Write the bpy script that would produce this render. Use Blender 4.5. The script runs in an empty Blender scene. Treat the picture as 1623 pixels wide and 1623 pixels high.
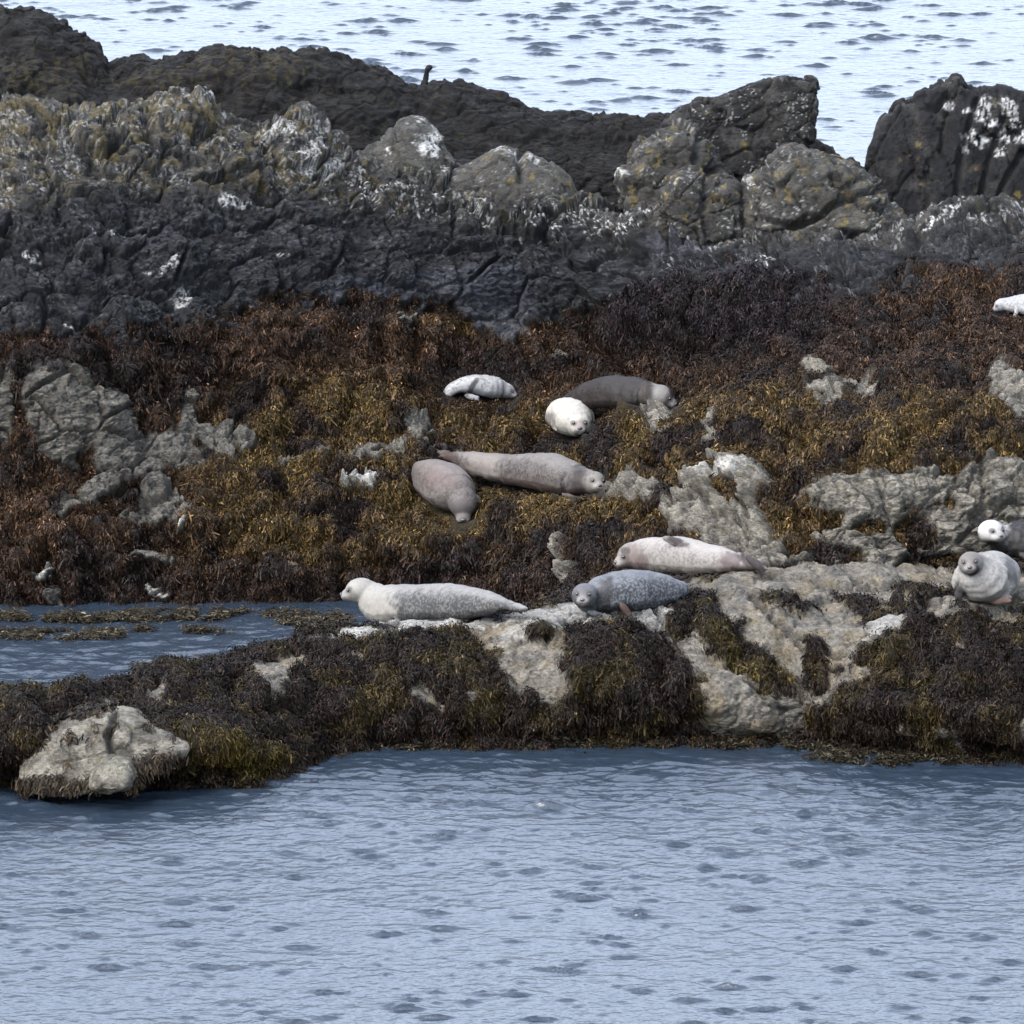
import bpy, bmesh, math, random
import numpy as np
from mathutils import Vector, Matrix
random.seed(7)
rng = np.random.default_rng(7)
SC = bpy.context.scene
COL = SC.collection
R = math.radians

# ------------------------------------------------------------------ camera
ELEV = R(12.0); DIST = 60.0; Z0 = 1.46
FPX = 11400.0                                  # focal length in photo pixels (1623 px wide)
CY, CZ = -DIST*math.cos(ELEV), Z0 + DIST*math.sin(ELEV)
cd = bpy.data.cameras.new('camera'); cam = bpy.data.objects.new('camera', cd); COL.objects.link(cam)
cam.location = (0, CY, CZ); cam.rotation_euler = (R(90)-ELEV, 0, 0)
cd.sensor_width = 36; cd.lens = FPX*36/1623; cd.clip_start = 1; cd.clip_end = 20000
cd.dof.use_dof = False
SC.camera = cam

# ------------------------------------------------------------------ sky and sun (bright overcast, high veiled sun to the left)
SUN_EL, SUN_AZ = R(50), R(-128)                  # azimuth from +Y, negative = to the left
SKY_LO, SKY_HI = .80, 1.9
w = bpy.data.worlds.new('World'); SC.world = w; w.use_nodes = True
nt = w.node_tree; nt.nodes.clear()
sky = nt.nodes.new('ShaderNodeTexSky'); sky.sky_type = 'NISHITA'; sky.sun_disc = False
sky.sun_elevation = SUN_EL; sky.sun_rotation = SUN_AZ
sky.air_density = 1.0; sky.dust_density = 2.0; sky.ozone_density = 1.0
bg = nt.nodes.new('ShaderNodeBackground'); bg.inputs[1].default_value = 0.15
hs = nt.nodes.new('ShaderNodeHueSaturation'); hs.inputs['Saturation'].default_value = 0.54
out = nt.nodes.new('ShaderNodeOutputWorld')
# thin cloud deck: the zenith is brighter than the horizon, as under any overcast
tcw = nt.nodes.new('ShaderNodeTexCoord'); sx = nt.nodes.new('ShaderNodeSeparateXYZ'); mr = nt.nodes.new('ShaderNodeMapRange')
mr.inputs[1].default_value = .05; mr.inputs[2].default_value = .45; mr.inputs[3].default_value = SKY_LO; mr.inputs[4].default_value = SKY_HI
vs = nt.nodes.new('ShaderNodeVectorMath'); vs.operation = 'SCALE'
nt.links.new(tcw.outputs['Generated'], sx.inputs[0]); nt.links.new(sx.outputs['Z'], mr.inputs[0]); nt.links.new(mr.outputs[0], vs.inputs['Scale'])
nt.links.new(sky.outputs[0], hs.inputs['Color']); nt.links.new(hs.outputs[0], vs.inputs[0]); nt.links.new(vs.outputs[0], bg.inputs[0]); nt.links.new(bg.outputs[0], out.inputs[0])
ld = bpy.data.lights.new('sun', 'SUN'); ld.energy = 0.7; ld.angle = R(25); ld.color = (1.0, 0.97, 0.92)
sun = bpy.data.objects.new('sun', ld); COL.objects.link(sun)
sdir = Vector((math.sin(SUN_AZ)*math.cos(SUN_EL), math.cos(SUN_AZ)*math.cos(SUN_EL), math.sin(SUN_EL)))
sun.rotation_euler = sdir.to_track_quat('Z', 'Y').to_euler(); sun.location = (0, 0, 20)
SC.view_settings.view_transform = 'Standard'; SC.view_settings.look = 'None'
SC.view_settings.exposure = 2.27; SC.view_settings.gamma = 1.0
SC.cycles.max_bounces = 5; SC.cycles.use_denoising = True

# ------------------------------------------------------------------ pixel <-> world
cE, sE = math.cos(ELEV), math.sin(ELEV)
def W(u, v, Y):
    u = np.asarray(u, float); v = np.asarray(v, float); Y = np.asarray(Y, float)
    b = (811.5 - v)/FPX
    dy = cE + b*sE; dz = -sE + b*cE
    t = (Y - CY)/dy
    return (u - 811.5)/FPX*t, Y + 0*t, CZ + dz*t
def VPIX(X, Y, Z):
    dy = Y - CY; dz = Z - CZ
    f = dy*cE - dz*sE; up = dy*sE + dz*cE
    return 811.5 + FPX*X/f, 811.5 - FPX*up/f
def watY(v):                                     # Y where the ray of row v meets the water
    b = (811.5 - np.asarray(v, float))/FPX
    return CY + (cE + b*sE)*(-CZ)/(-sE + b*cE)
PX = 1/190.0

# ------------------------------------------------------------------ noise in numpy
_perm = rng.permutation(256).astype(np.int32); _perm = np.concatenate([_perm, _perm, _perm])
_g = rng.normal(size=(256, 3)).astype(np.float32); _g /= np.linalg.norm(_g, axis=1)[:, None]
_rf = rng.random((256, 3)).astype(np.float32)
def _h(ix, iy, iz):
    return _perm[_perm[_perm[ix & 255] + (iy & 255)] + (iz & 255)]
def perlin(P, s=1.0, off=0.0):
    P = (np.asarray(P, np.float32)*np.float32(1) / np.asarray(s, np.float32) + np.float32(off)).astype(np.float32)
    I = np.floor(P).astype(np.int32); F = P - I
    w3 = F*F*F*(F*(F*6 - 15) + 10)
    r = 0
    for a in (0, 1):
        wa = w3[:, 0] if a else 1 - w3[:, 0]
        for b in (0, 1):
            wb = w3[:, 1] if b else 1 - w3[:, 1]
            for c in (0, 1):
                wc = w3[:, 2] if c else 1 - w3[:, 2]
                g = _g[_h(I[:, 0]+a, I[:, 1]+b, I[:, 2]+c)]
                d = g[:, 0]*(F[:, 0]-a) + g[:, 1]*(F[:, 1]-b) + g[:, 2]*(F[:, 2]-c)
                r = r + wa*wb*wc*d
    return r*1.5
def fbm(P, s, oct=3, off=0.0, gain=.5):
    r = 0; a = 1.0; sc = np.asarray(s, np.float32)
    for i in range(oct):
        r = r + a*perlin(P, sc, off + 17.3*i); a *= gain; sc = sc/2.03
    return r
def ridged(P, s, oct=3, off=0.0):
    r = 0; a = 1.0; sc = np.asarray(s, np.float32)
    for i in range(oct):
        r = r + a*(1 - 2*np.abs(perlin(P, sc, off + 9.1*i))); a *= .5; sc = sc/2.1
    return r
def facets(P, s, off=0.0):
    """broken rock: every cell is its own tilted plane; also the distance to the joint between cells"""
    P = (np.asarray(P, np.float32)/np.asarray(s, np.float32) + np.float32(off)).astype(np.float32)
    I = np.floor(P).astype(np.int32)
    f1 = np.full(len(P), 9., np.float32); f2 = f1.copy(); pl = np.zeros(len(P), np.float32)
    for a in (-1, 0, 1):
        for b in (-1, 0, 1):
            for c in (-1, 0, 1):
                h = _h(I[:, 0]+a, I[:, 1]+b, I[:, 2]+c)
                D = P - (I + np.array([a, b, c], np.int32)) - _rf[h]
                d = (D*D).sum(1)
                n = _g[(h*7 + 3) & 255]
                p = (D*n).sum(1) + _rf[(h+91) & 255, 0]*.6
                m = d < f1
                f2 = np.where(m, f1, np.minimum(f2, d)); pl = np.where(m, p, pl); f1 = np.where(m, d, f1)
    return pl, np.sqrt(f2) - np.sqrt(f1)
def ss(x, a, b):
    t = np.clip((x - a)/(b - a), 0, 1); return t*t*(3 - 2*t)
def mixc(c, col, m):
    return c*(1 - m[:, None]) + np.asarray(col, np.float32)[None]*m[:, None]
def smooth1(a, k, axis):
    if k < 1: return a
    for _ in range(3):
        pad = [(0, 0)]*a.ndim; pad[axis] = (k, k)
        c = np.cumsum(np.pad(a, pad, 'edge'), axis=axis)
        z = np.zeros_like(np.take(c, [0], axis)); c = np.concatenate([z, c], axis)
        n = a.shape[axis]; hi = np.take(c, range(2*k+1, 2*k+1+n), axis); lo = np.take(c, range(0, n), axis)
        a = (hi - lo)/(2*k+1)
    return a

# ------------------------------------------------------------------ object helpers
def tag(o, label=None, cat=None, group=None, kind=None):
    if label: o['label'] = label
    if cat: o['category'] = cat
    if group: o['group'] = group
    if kind: o['kind'] = kind
    return o
def mesh_np(name, V, F, mat=None, cols=None, parent=None, smooth=True, origin=None):
    V = np.asarray(V, np.float32); F = np.asarray(F, np.int32)
    if origin is not None: V = V - np.asarray(origin, np.float32)[None]
    me = bpy.data.meshes.new(name)
    me.vertices.add(len(V)); me.vertices.foreach_set('co', V.ravel())
    k = F.shape[1]; me.loops.add(F.size); me.loops.foreach_set('vertex_index', F.ravel())
    me.polygons.add(len(F)); me.polygons.foreach_set('loop_start', np.arange(0, F.size, k, dtype=np.int32))
    me.polygons.foreach_set('loop_total', np.full(len(F), k, np.int32))
    me.polygons.foreach_set('use_smooth', np.full(len(F), smooth))
    if cols is not None: set_col(me, cols)
    me.update(); me.validate()
    o = bpy.data.objects.new(name, me); COL.objects.link(o)
    if origin is not None: o.location = origin
    if mat: me.materials.append(mat)
    if parent: o.parent = parent
    return o
def set_col(me, cols):
    a = me.attributes.new('Col', 'FLOAT_COLOR', 'POINT')
    c = np.ones((len(cols), 4), np.float32); c[:, :3] = np.clip(cols, 0, 1)
    a.data.foreach_set('color', c.ravel())
def grid_faces(nr, nc):
    i = np.arange(nr*nc).reshape(nr, nc)
    return np.stack([i[:-1, :-1], i[:-1, 1:], i[1:, 1:], i[1:, :-1]], -1).reshape(-1, 4)

# ------------------------------------------------------------------ materials
def new_mat(name):
    m = bpy.data.materials.new(name); m.use_nodes = True
    n = m.node_tree.nodes; l = m.node_tree.links
    return m, n, l, n['Principled BSDF']
def mat_rock(name, rough=.72, bump=1.0, scale=1.0, vary=.80):
    m, n, l, b = new_mat(name)
    at = n.new('ShaderNodeAttribute'); at.attribute_name = 'Col'
    tc = n.new('ShaderNodeTexCoord')
    geo = n.new('ShaderNodeNewGeometry')
    n1 = n.new('ShaderNodeTexNoise'); n1.inputs['Scale'].default_value = 32*scale; n1.inputs['Detail'].default_value = 7; n1.inputs['Roughness'].default_value = .78
    n2 = n.new('ShaderNodeTexNoise'); n2.inputs['Scale'].default_value = 5*scale; n2.inputs['Detail'].default_value = 5
    mp = n.new('ShaderNodeMapping'); mp.inputs['Scale'].default_value = (1, 1, 1.8); mp.inputs['Rotation'].default_value = (0, R(18), 0)
    l.new(geo.outputs['Position'], mp.inputs[0]); l.new(mp.outputs[0], n1.inputs['Vector']); l.new(mp.outputs[0], n2.inputs['Vector'])
    r1 = n.new('ShaderNodeMapRange'); r1.inputs[1].default_value = .3; r1.inputs[2].default_value = .7
    r1.inputs[3].default_value = 1 - vary; r1.inputs[4].default_value = 1 + vary
    r2 = n.new('ShaderNodeMapRange'); r2.inputs[1].default_value = .35; r2.inputs[2].default_value = .65
    r2.inputs[3].default_value = .75; r2.inputs[4].default_value = 1.25
    l.new(n1.outputs[0], r1.inputs[0]); l.new(n2.outputs[0], r2.inputs[0])
    mm = n.new('ShaderNodeMath'); mm.operation = 'MULTIPLY'; l.new(r1.outputs[0], mm.inputs[0]); l.new(r2.outputs[0], mm.inputs[1])
    vm = n.new('ShaderNodeVectorMath'); vm.operation = 'SCALE'; l.new(at.outputs['Color'], vm.inputs[0]); l.new(mm.outputs[0], vm.inputs['Scale'])
    l.new(vm.outputs[0], b.inputs['Base Color'])
    vo = n.new('ShaderNodeTexVoronoi'); vo.feature = 'DISTANCE_TO_EDGE'; vo.inputs['Scale'].default_value = 9*scale
    wr = n.new('ShaderNodeVectorMath'); wr.operation = 'ADD'; sc_ = n.new('ShaderNodeVectorMath'); sc_.operation = 'SCALE'; sc_.inputs['Scale'].default_value = .12
    l.new(n2.outputs['Color'], sc_.inputs[0]); l.new(mp.outputs[0], wr.inputs[0]); l.new(sc_.outputs[0], wr.inputs[1]); l.new(wr.outputs[0], vo.inputs['Vector'])
    cr = n.new('ShaderNodeMapRange'); cr.inputs[1].default_value = 0; cr.inputs[2].default_value = .05; l.new(vo.outputs['Distance'], cr.inputs[0])
    ad = n.new('ShaderNodeMath'); ad.operation = 'MULTIPLY_ADD'; ad.inputs[1].default_value = .18; l.new(cr.outputs[0], ad.inputs[0]); l.new(n1.outputs[0], ad.inputs[2])
    bp = n.new('ShaderNodeBump'); bp.inputs['Strength'].default_value = bump; bp.inputs['Distance'].default_value = .03
    l.new(ad.outputs[0], bp.inputs['Height']); l.new(bp.outputs[0], b.inputs['Normal'])
    b.inputs['Roughness'].default_value = rough; b.inputs['Specular IOR Level'].default_value = .14
    return m
def mat_attr(name, rough=.6, spec=.4, nscale=60, vary=.3, bump=0, trans=0):
    m, n, l, b = new_mat(name)
    at = n.new('ShaderNodeAttribute'); at.attribute_name = 'Col'
    geo = n.new('ShaderNodeNewGeometry')
    n1 = n.new('ShaderNodeTexNoise'); n1.inputs['Scale'].default_value = nscale; n1.inputs['Detail'].default_value = 4
    l.new(geo.outputs['Position'], n1.inputs['Vector'])
    r1 = n.new('ShaderNodeMapRange'); r1.inputs[1].default_value = .3; r1.inputs[2].default_value = .7
    r1.inputs[3].default_value = 1 - vary; r1.inputs[4].default_value = 1 + vary; l.new(n1.outputs[0], r1.inputs[0])
    vm = n.new('ShaderNodeVectorMath'); vm.operation = 'SCALE'; l.new(at.outputs['Color'], vm.inputs[0]); l.new(r1.outputs[0], vm.inputs['Scale'])
    l.new(vm.outputs[0], b.inputs['Base Color'])
    if bump:
        bp = n.new('ShaderNodeBump'); bp.inputs['Strength'].default_value = bump; bp.inputs['Distance'].default_value = .006
        l.new(n1.outputs[0], bp.inputs['Height']); l.new(bp.outputs[0], b.inputs['Normal'])
    b.inputs['Roughness'].default_value = rough; b.inputs['Specular IOR Level'].default_value = spec
    return m
def mat_flat(name, col, rough=.5):
    m, n, l, b = new_mat(name)
    n1 = n.new('ShaderNodeTexNoise'); n1.inputs['Scale'].default_value = 40
    r = n.new('ShaderNodeMixRGB'); r.inputs[1].default_value = (*[c*.8 for c in col], 1); r.inputs[2].default_value = (*[min(1, c*1.2) for c in col], 1)
    l.new(n1.outputs[0], r.inputs[0]); l.new(r.outputs[0], b.inputs['Base Color']); b.inputs['Roughness'].default_value = rough
    return m
M_ROCK = mat_rock('weathered_rock'); M_ROCKW = mat_rock('damp_rock', rough=.5, bump=.6)
M_WEED = mat_attr('seaweed', rough=.45, spec=.05, nscale=25, vary=.45)
M_SEAL = mat_attr('seal_fur', rough=.62, spec=.15, nscale=45, vary=.10, bump=.25)
M_EYE = mat_flat('wet_black_eye', (.008, .007, .007), .12)
M_NOSE = mat_flat('wet_black_nose', (.02, .018, .018), .35)
M_BIRD = mat_flat('black_plumage', (.003, .003, .0035), .7); M_BIRD.node_tree.nodes['Principled BSDF'].inputs['Specular IOR Level'].default_value = .1

def mat_water():
    m, n, l, b = new_mat('sea_water')
    b.inputs['Base Color'].default_value = (.008, .013, .020, 1)
    b.inputs['Roughness'].default_value = .27; b.inputs['IOR'].default_value = 1.40; b.inputs['Specular IOR Level'].default_value = .6
    geo = n.new('ShaderNodeNewGeometry')
    mp = n.new('ShaderNodeMapping'); mp.inputs['Scale'].default_value = (1, 1, 1)
    l.new(geo.outputs['Position'], mp.inputs[0])
    n1 = n.new('ShaderNodeTexNoise'); n1.inputs['Scale'].default_value = 7; n1.inputs['Detail'].default_value = 3; n1.inputs['Roughness'].default_value = .55
    n2 = n.new('ShaderNodeTexNoise'); n2.inputs['Scale'].default_value = 24; n2.inputs['Detail'].default_value = 2
    l.new(mp.outputs[0], n1.inputs['Vector']); l.new(mp.outputs[0], n2.inputs['Vector'])
    b1 = n.new('ShaderNodeBump'); b1.inputs['Strength'].default_value = .9; b1.inputs['Distance'].default_value = .03; l.new(n1.outputs[0], b1.inputs['Height'])
    b2 = n.new('ShaderNodeBump'); b2.inputs['Strength'].default_value = .25; b2.inputs['Distance'].default_value = .008; l.new(n2.outputs[0], b2.inputs['Height'])
    l.new(b1.outputs[0], b2.inputs['Normal']); l.new(b2.outputs[0], b.inputs['Normal'])
    return m
M_WATER = mat_water()

# ------------------------------------------------------------------ sea: one sheet to the horizon, real wavelets near the reef
def build_sea():
    def axis(lo, hi, step, far, g=1.25):
        a = list(np.arange(lo, hi + 1e-6, step)); s = step
        while a[-1] < far: s *= g; a.append(a[-1] + s)
        b = []; x = lo; s = step
        while x > -far: s *= g; x -= s; b.append(x)
        return np.array(b[::-1] + a, np.float64)
    xs = axis(-7.4, 7.4, .028, 5000); ys = axis(-14, -1, .015, 5000)
    ys = ys[ys < -1]; ys2 = np.arange(-1, 5, .03); ysm = np.arange(5, 26, .25); ys3 = np.arange(26, 46, .024); y = 46; s = .04; t = []
    while y < 6000: s *= 1.25; y += s; t.append(y)
    ys = np.concatenate([ys, ys2, ysm, ys3, t])
    X, Y = np.meshgrid(xs, ys); P = np.stack([X.ravel(), Y.ravel(), np.zeros(X.size)], 1)
    near = (np.abs(P[:, 0]) < 12) & (P[:, 1] > -16) & (P[:, 1] < 50)
    Q = P[near]; z = np.zeros(len(Q))
    z += .020*perlin(Q, (2.2, 1.3, 1), 3.1)
    z += .010*perlin(Q, (.62, .42, 1), 8.7)
    Q2 = Q + np.stack([.05*perlin(Q, (.3, .3, 1), 14.), .10*perlin(Q, (.5, .4, 1), 4.4), np.zeros(len(Q))], 1)
    z += .0060*perlin(Q2, (.24, .15, 1), 21.3) + .0045*perlin(Q2, (.12, .08, 1), 27.)
    shore = 2.3*np.exp(-((Q[:, 1] + 3.3)/1.3)**2) + 2.2*np.exp(-((Q[:, 1] - .9)/1.4)**2)
    z += shore*(.010*perlin(Q2, (.45, .16, 1), 31.) + .005*perlin(Q2, (.16, .07, 1), 37.))
    Z = np.zeros(len(P)); Z[near] = z
    edge = np.minimum(ss(12 - np.abs(P[:, 0]), 0, 3), np.minimum(ss(P[:, 1] + 16, 0, 2), ss(50 - P[:, 1], 0, 3)))
    # calmer in the sheltered inlet behind the front ledge
    calm = 1 - .0*ss(P[:, 1], -1.5, 0)*ss(4 - P[:, 1], 0, 1)
    P[:, 2] = Z*edge*calm
    # steep little crests: a short abrupt near face that shows the dark water, a long gentle back
    g = np.random.default_rng(42); ny, nx = len(ys), len(xs); G = P[:, 2].reshape(ny, nx)
    def crest(x0, y0, lx, h, ly, slant, fw=.017):
        a, b = np.searchsorted(xs, (x0 - 2.4*lx, x0 + 2.4*lx)); c, d = np.searchsorted(ys, (y0 - .12 - 2*abs(slant)*lx, y0 + 5*ly + 2*abs(slant)*lx))
        if b - a < 2 or d - c < 2: return
        xx, yy = np.meshgrid(xs[a:b] - x0, ys[c:d] - y0)
        e = np.exp(-(xx/lx)**2); t = yy - slant*xx - .25*xx*xx/lx*.3
        f = np.where(t < 0, np.clip(1 + t/fw, 0, 1)**1.3, np.exp(-(t/ly)**1.4))
        G[c:d, a:b] += h*e*f
    def field(n, x1, ya, yb, l0, h0):
        k = 0
        cl = np.stack([g.uniform(-x1, x1, n//5), g.uniform(ya, yb, n//5)], 1)
        while k < n:
            c_ = cl[g.integers(len(cl))]
            if g.random() < .45: x0, y0 = g.uniform(-x1, x1), g.uniform(ya, yb)
            else: x0, y0 = c_[0] + g.normal(0, .30), c_[1] + g.normal(0, .5)
            r_ = g.random()**2.2
            crest(x0, y0, l0*(.6 + 1.5*r_), h0*(.5 + .9*r_), (.022 + .026*g.random())*(1 if y0 < 0 else 1.8), -.06 + .12*g.normal()); k += 1
    field(800, 5.2, -13.5, -3.6, .064, .026)
    field(800, 7.2, 28, 46, .10, .032)
    P[:, 2] = G.ravel()
    o = mesh_np('sea', P, grid_faces(len(ys), len(xs)), M_WATER)
    tag(o, kind='structure')
    return o
build_sea()
# sea bed below, so the water never shows emptiness
mesh_np('sea_bed', [(-5000, -5000, -2.5), (5000, -5000, -2.5), (5000, 6000, -2.5), (-5000, 6000, -2.5)], [(0, 1, 2, 3)], mat_flat('sea_bed', (.03, .035, .03), .9))
bpy.data.objects['sea_bed']['kind'] = 'structure'

# ------------------------------------------------------------------ seals are described first (the weed keeps clear of them)
KEEP = []                                        # (centre xyz, radius) spheres free of weed

# ------------------------------------------------------------------ rock sheets
class Sheet: pass
def make_sheet(rows, nc, seg, su=10, sv=3, u0=-260, u1=1890):
    us = np.linspace(u0, u1, nc)
    V = []; Y = []
    for row in rows:
        uu, vv, yy = [], [], []
        for e in row:
            if e[0] == 'z':
                _, u, y, z = e; X_, _, _ = W(u, 811, y); _, v = VPIX(X_, y, z)
            elif e[0] == 'w': _, u, v = e; y = watY(v)
            else: u, v, y = e
            uu.append(u); vv.append(float(v)); yy.append(float(y))
        V.append(np.interp(us, uu, vv)); Y.append(np.interp(us, uu, yy))
    V = np.array(V); Y = np.array(Y)
    s = [0]
    for n_ in seg: s.append(s[-1] + n_)
    t = np.arange(s[-1] + 1)
    Vg = np.stack([np.interp(t, s, V[:, j]) for j in range(nc)], 1)
    Yg = np.stack([np.interp(t, s, Y[:, j]) for j in range(nc)], 1)
    Vg = smooth1(smooth1(Vg, su, 1), sv, 0); Yg = smooth1(smooth1(Yg, su, 1), sv, 0)
    S = Sheet(); S.nr, S.nc = Vg.shape; S.u = np.tile(us, (S.nr, 1)); S.v = Vg; S.Y = Yg
    X, Yy, Z = W(S.u, Vg, Yg); S.P = np.stack([X, Yy, Z], -1)
    du = np.gradient(S.P, axis=1); dv = np.gradient(S.P, axis=0)
    N = np.cross(du, dv); N /= (np.linalg.norm(N, axis=-1, keepdims=True) + 1e-9)
    if N[..., 2].mean() < 0: N = -N
    for _ in range(2): N = smooth1(smooth1(N, 14, 1), 14, 0)
    N /= (np.linalg.norm(N, axis=-1, keepdims=True) + 1e-9)
    S.N = N
    return S
def surfY(S, u, v):
    j = int(np.clip(round((u - S.u[0, 0])/(S.u[0, 1] - S.u[0, 0])), 0, S.nc - 1))
    col = S.v[:, j]; d = np.abs(col - v)
    i = int(np.argmin(d)); return float(S.Y[i, j])
def lump_h(u, v, lumps):
    """domed bosses of rock, given by place, half-sizes, turn, height and squareness"""
    h = np.zeros_like(u); e = np.zeros_like(u)
    for L in lumps:
        cu, cv, ru, rv, an, ht = L[:6]; p = L[6] if len(L) > 6 else .6
        a = R(an); x = ((u-cu)*math.cos(a) + (v-cv)*math.sin(a))/ru; y = (-(u-cu)*math.sin(a) + (v-cv)*math.cos(a))/rv
        r2 = x*x + y*y
        k = np.clip(1 - r2, 0, 1)**p*ht
        h = np.maximum(h, k) if ht > 0 else h + k
    return h
def ell(u, v, E, warp=0, soft=.25):
    m = np.zeros_like(u)
    for cu, cv, ru, rv, an in E:
        a = R(an); x = ((u-cu)*math.cos(a) + (v-cv)*math.sin(a))/ru; y = (-(u-cu)*math.sin(a) + (v-cv)*math.cos(a))/rv
        r = np.sqrt(x*x + y*y) + warp
        m = np.maximum(m, 1 - ss(r, 1 - soft, 1 + soft))
    return m
def crack_d(u, v, lines, width):
    m = np.zeros_like(u)
    for L in lines:
        for (a, b), (c, d) in zip(L[:-1], L[1:]):
            t = np.clip(((u-a)*(c-a) + (v-b)*(d-b))/((c-a)**2 + (d-b)**2), 0, 1)
            dd = np.hypot(u - a - t*(c-a), v - b - t*(d-b))
            m = np.maximum(m, 1 - ss(dd, 0, width))
    return m
def finish_sheet(S, name, disp, cols, mat, gain=.185):
    P = (S.P + S.N*disp.reshape(S.nr, S.nc)[..., None]).reshape(-1, 3)
    cols = cols*gain
    S.D = P
    o = mesh_np(name, P, grid_faces(S.nr, S.nc)[:, ::-1], mat, cols)
    tag(o, kind='structure')
    return o

# ---- main slope of the reef
rowsA = [
 [('z', -260, 2.6, -.5), ('z', 600, 2.6, -.5), ('z', 750, 2.4, -.4), ('z', 900, 1.2, -.3), ('z', 1050, 0, -.3), ('z', 1200, -.3, -.3), ('z', 1890, -.3, -.3)],
 [(-260,966,2.97),(0,966,2.97),(450,966,2.97),(600,940,3.3),(750,930,2.9),(900,935,1.7),(1050,925,.7),(1200,905,.35),(1350,900,.35),(1500,890,.45),(1623,880,.5),(1890,870,.6)],
 [(-260,890,3.15),(0,890,3.15),(300,890,3.2),(450,895,3.2),(600,880,3.4),(750,880,3.1),(900,890,2.0),(1050,890,1.0),(1200,880,.7),(1350,850,.45),(1500,850,.55),(1623,850,.65),(1890,840,.7)],
 [(-260,840,3.4),(0,840,3.4),(300,840,3.4),(450,845,3.5),(600,830,3.7),(750,835,3.3),(900,835,2.6),(1050,820,1.5),(1200,830,1.0),(1350,800,.6),(1500,800,.7),(1623,800,.8),(1890,800,.9)],
 [(-260,780,3.7),(0,780,3.7),(150,780,3.7),(300,770,3.9),(450,780,4.0),(600,780,4.1),(750,805,3.6),(900,800,3.1),(1050,770,2.1),(1200,755,1.4),(1350,750,.85),(1500,745,.95),(1623,745,1.0),(1890,745,1.1)],
 [(-260,700,3.9),(0,700,3.9),(150,700,4.0),(300,715,4.4),(450,720,4.6),(600,730,4.7),(750,740,4.6),(900,750,4.1),(1050,720,3.1),(1200,700,2.3),(1350,700,1.4),(1500,690,1.5),(1623,690,1.6),(1890,690,1.7)],
 [(-260,600,4.2),(0,600,4.2),(150,600,4.3),(300,625,4.9),(450,640,5.2),(600,665,5.3),(750,685,5.5),(900,690,5.2),(1050,660,4.3),(1200,640,3.4),(1350,640,2.4),(1500,640,2.3),(1623,640,2.4),(1890,640,2.5)],
 [(-260,520,4.6),(0,520,4.6),(150,520,4.7),(300,520,5.2),(450,540,5.6),(600,585,6.0),(750,635,6.3),(900,640,6.1),(1050,610,5.3),(1200,575,4.6),(1350,560,3.9),(1500,560,3.8),(1623,550,3.7),(1890,550,3.7)],
 [(-260,430,5.1),(0,430,5.1),(150,430,5.2),(300,440,5.7),(450,460,6.1),(600,480,6.6),(750,500,6.95),(900,520,7.0),(1050,500,6.4),(1200,480,5.6),(1350,470,5.1),(1500,465,4.9),(1623,460,4.8),(1890,460,4.8)],
 [(-260,340,5.6),(0,340,5.6),(150,340,5.8),(300,350,6.2),(450,380,6.6),(600,400,7.0),(750,400,7.2),(900,430,7.3),(1050,440,6.8),(1200,440,6.3),(1350,430,5.8),(1500,420,5.5),(1623,410,5.5),(1890,410,5.5)],
 [(-260,270,6.2),(0,270,6.2),(150,270,6.4),(300,280,6.8),(450,310,7.1),(600,325,7.4),(750,345,7.6),(900,350,7.7),(1050,365,7.3),(1200,385,6.9),(1350,380,6.6),(1500,360,6.4),(1623,350,6.3),(1890,345,6.3)],
 [(-260,165,7.2),(0,165,7.2),(60,172,7.2),(150,183,7.3),(240,172,7.5),(290,160,7.6),(325,165,7.6),(355,190,7.7),(420,188,7.8),(480,185,7.9),(520,215,8.0),(580,238,8.1),(640,240,8.2),(720,260,8.2),(800,275,8.3),(900,300,8.3),(960,330,8.2),(1050,345,8.0),(1200,368,7.6),(1350,370,7.4),(1440,360,7.1),(1500,348,7.0),(1623,340,6.9),(1890,338,6.9)],
 [(-260,300,8.2),(0,300,8.2),(450,330,8.9),(900,420,9.0),(1350,460,8.2),(1890,460,8.0)],
 [(-260,700,9.0),(0,700,9.0),(450,700,9.6),(900,700,9.6),(1350,700,9.0),(1890,700,9.0)],
]
SA = make_sheet(rowsA, 1080, [30,60,50,60,75,85,85,85,85,85,75,60,20], su=16, sv=5)
u = SA.u.ravel(); v = SA.v.ravel(); P = SA.P.reshape(-1, 3)
# noise that bends outlines of the patches
wn = fbm(P, .35, 4, 3.0); wn2 = fbm(P, .12, 3, 11.0)
uw = u + 14*wn + 7*wn2; vw = v + 10*fbm(P, .3, 3, 40.) + 5*wn2
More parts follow.
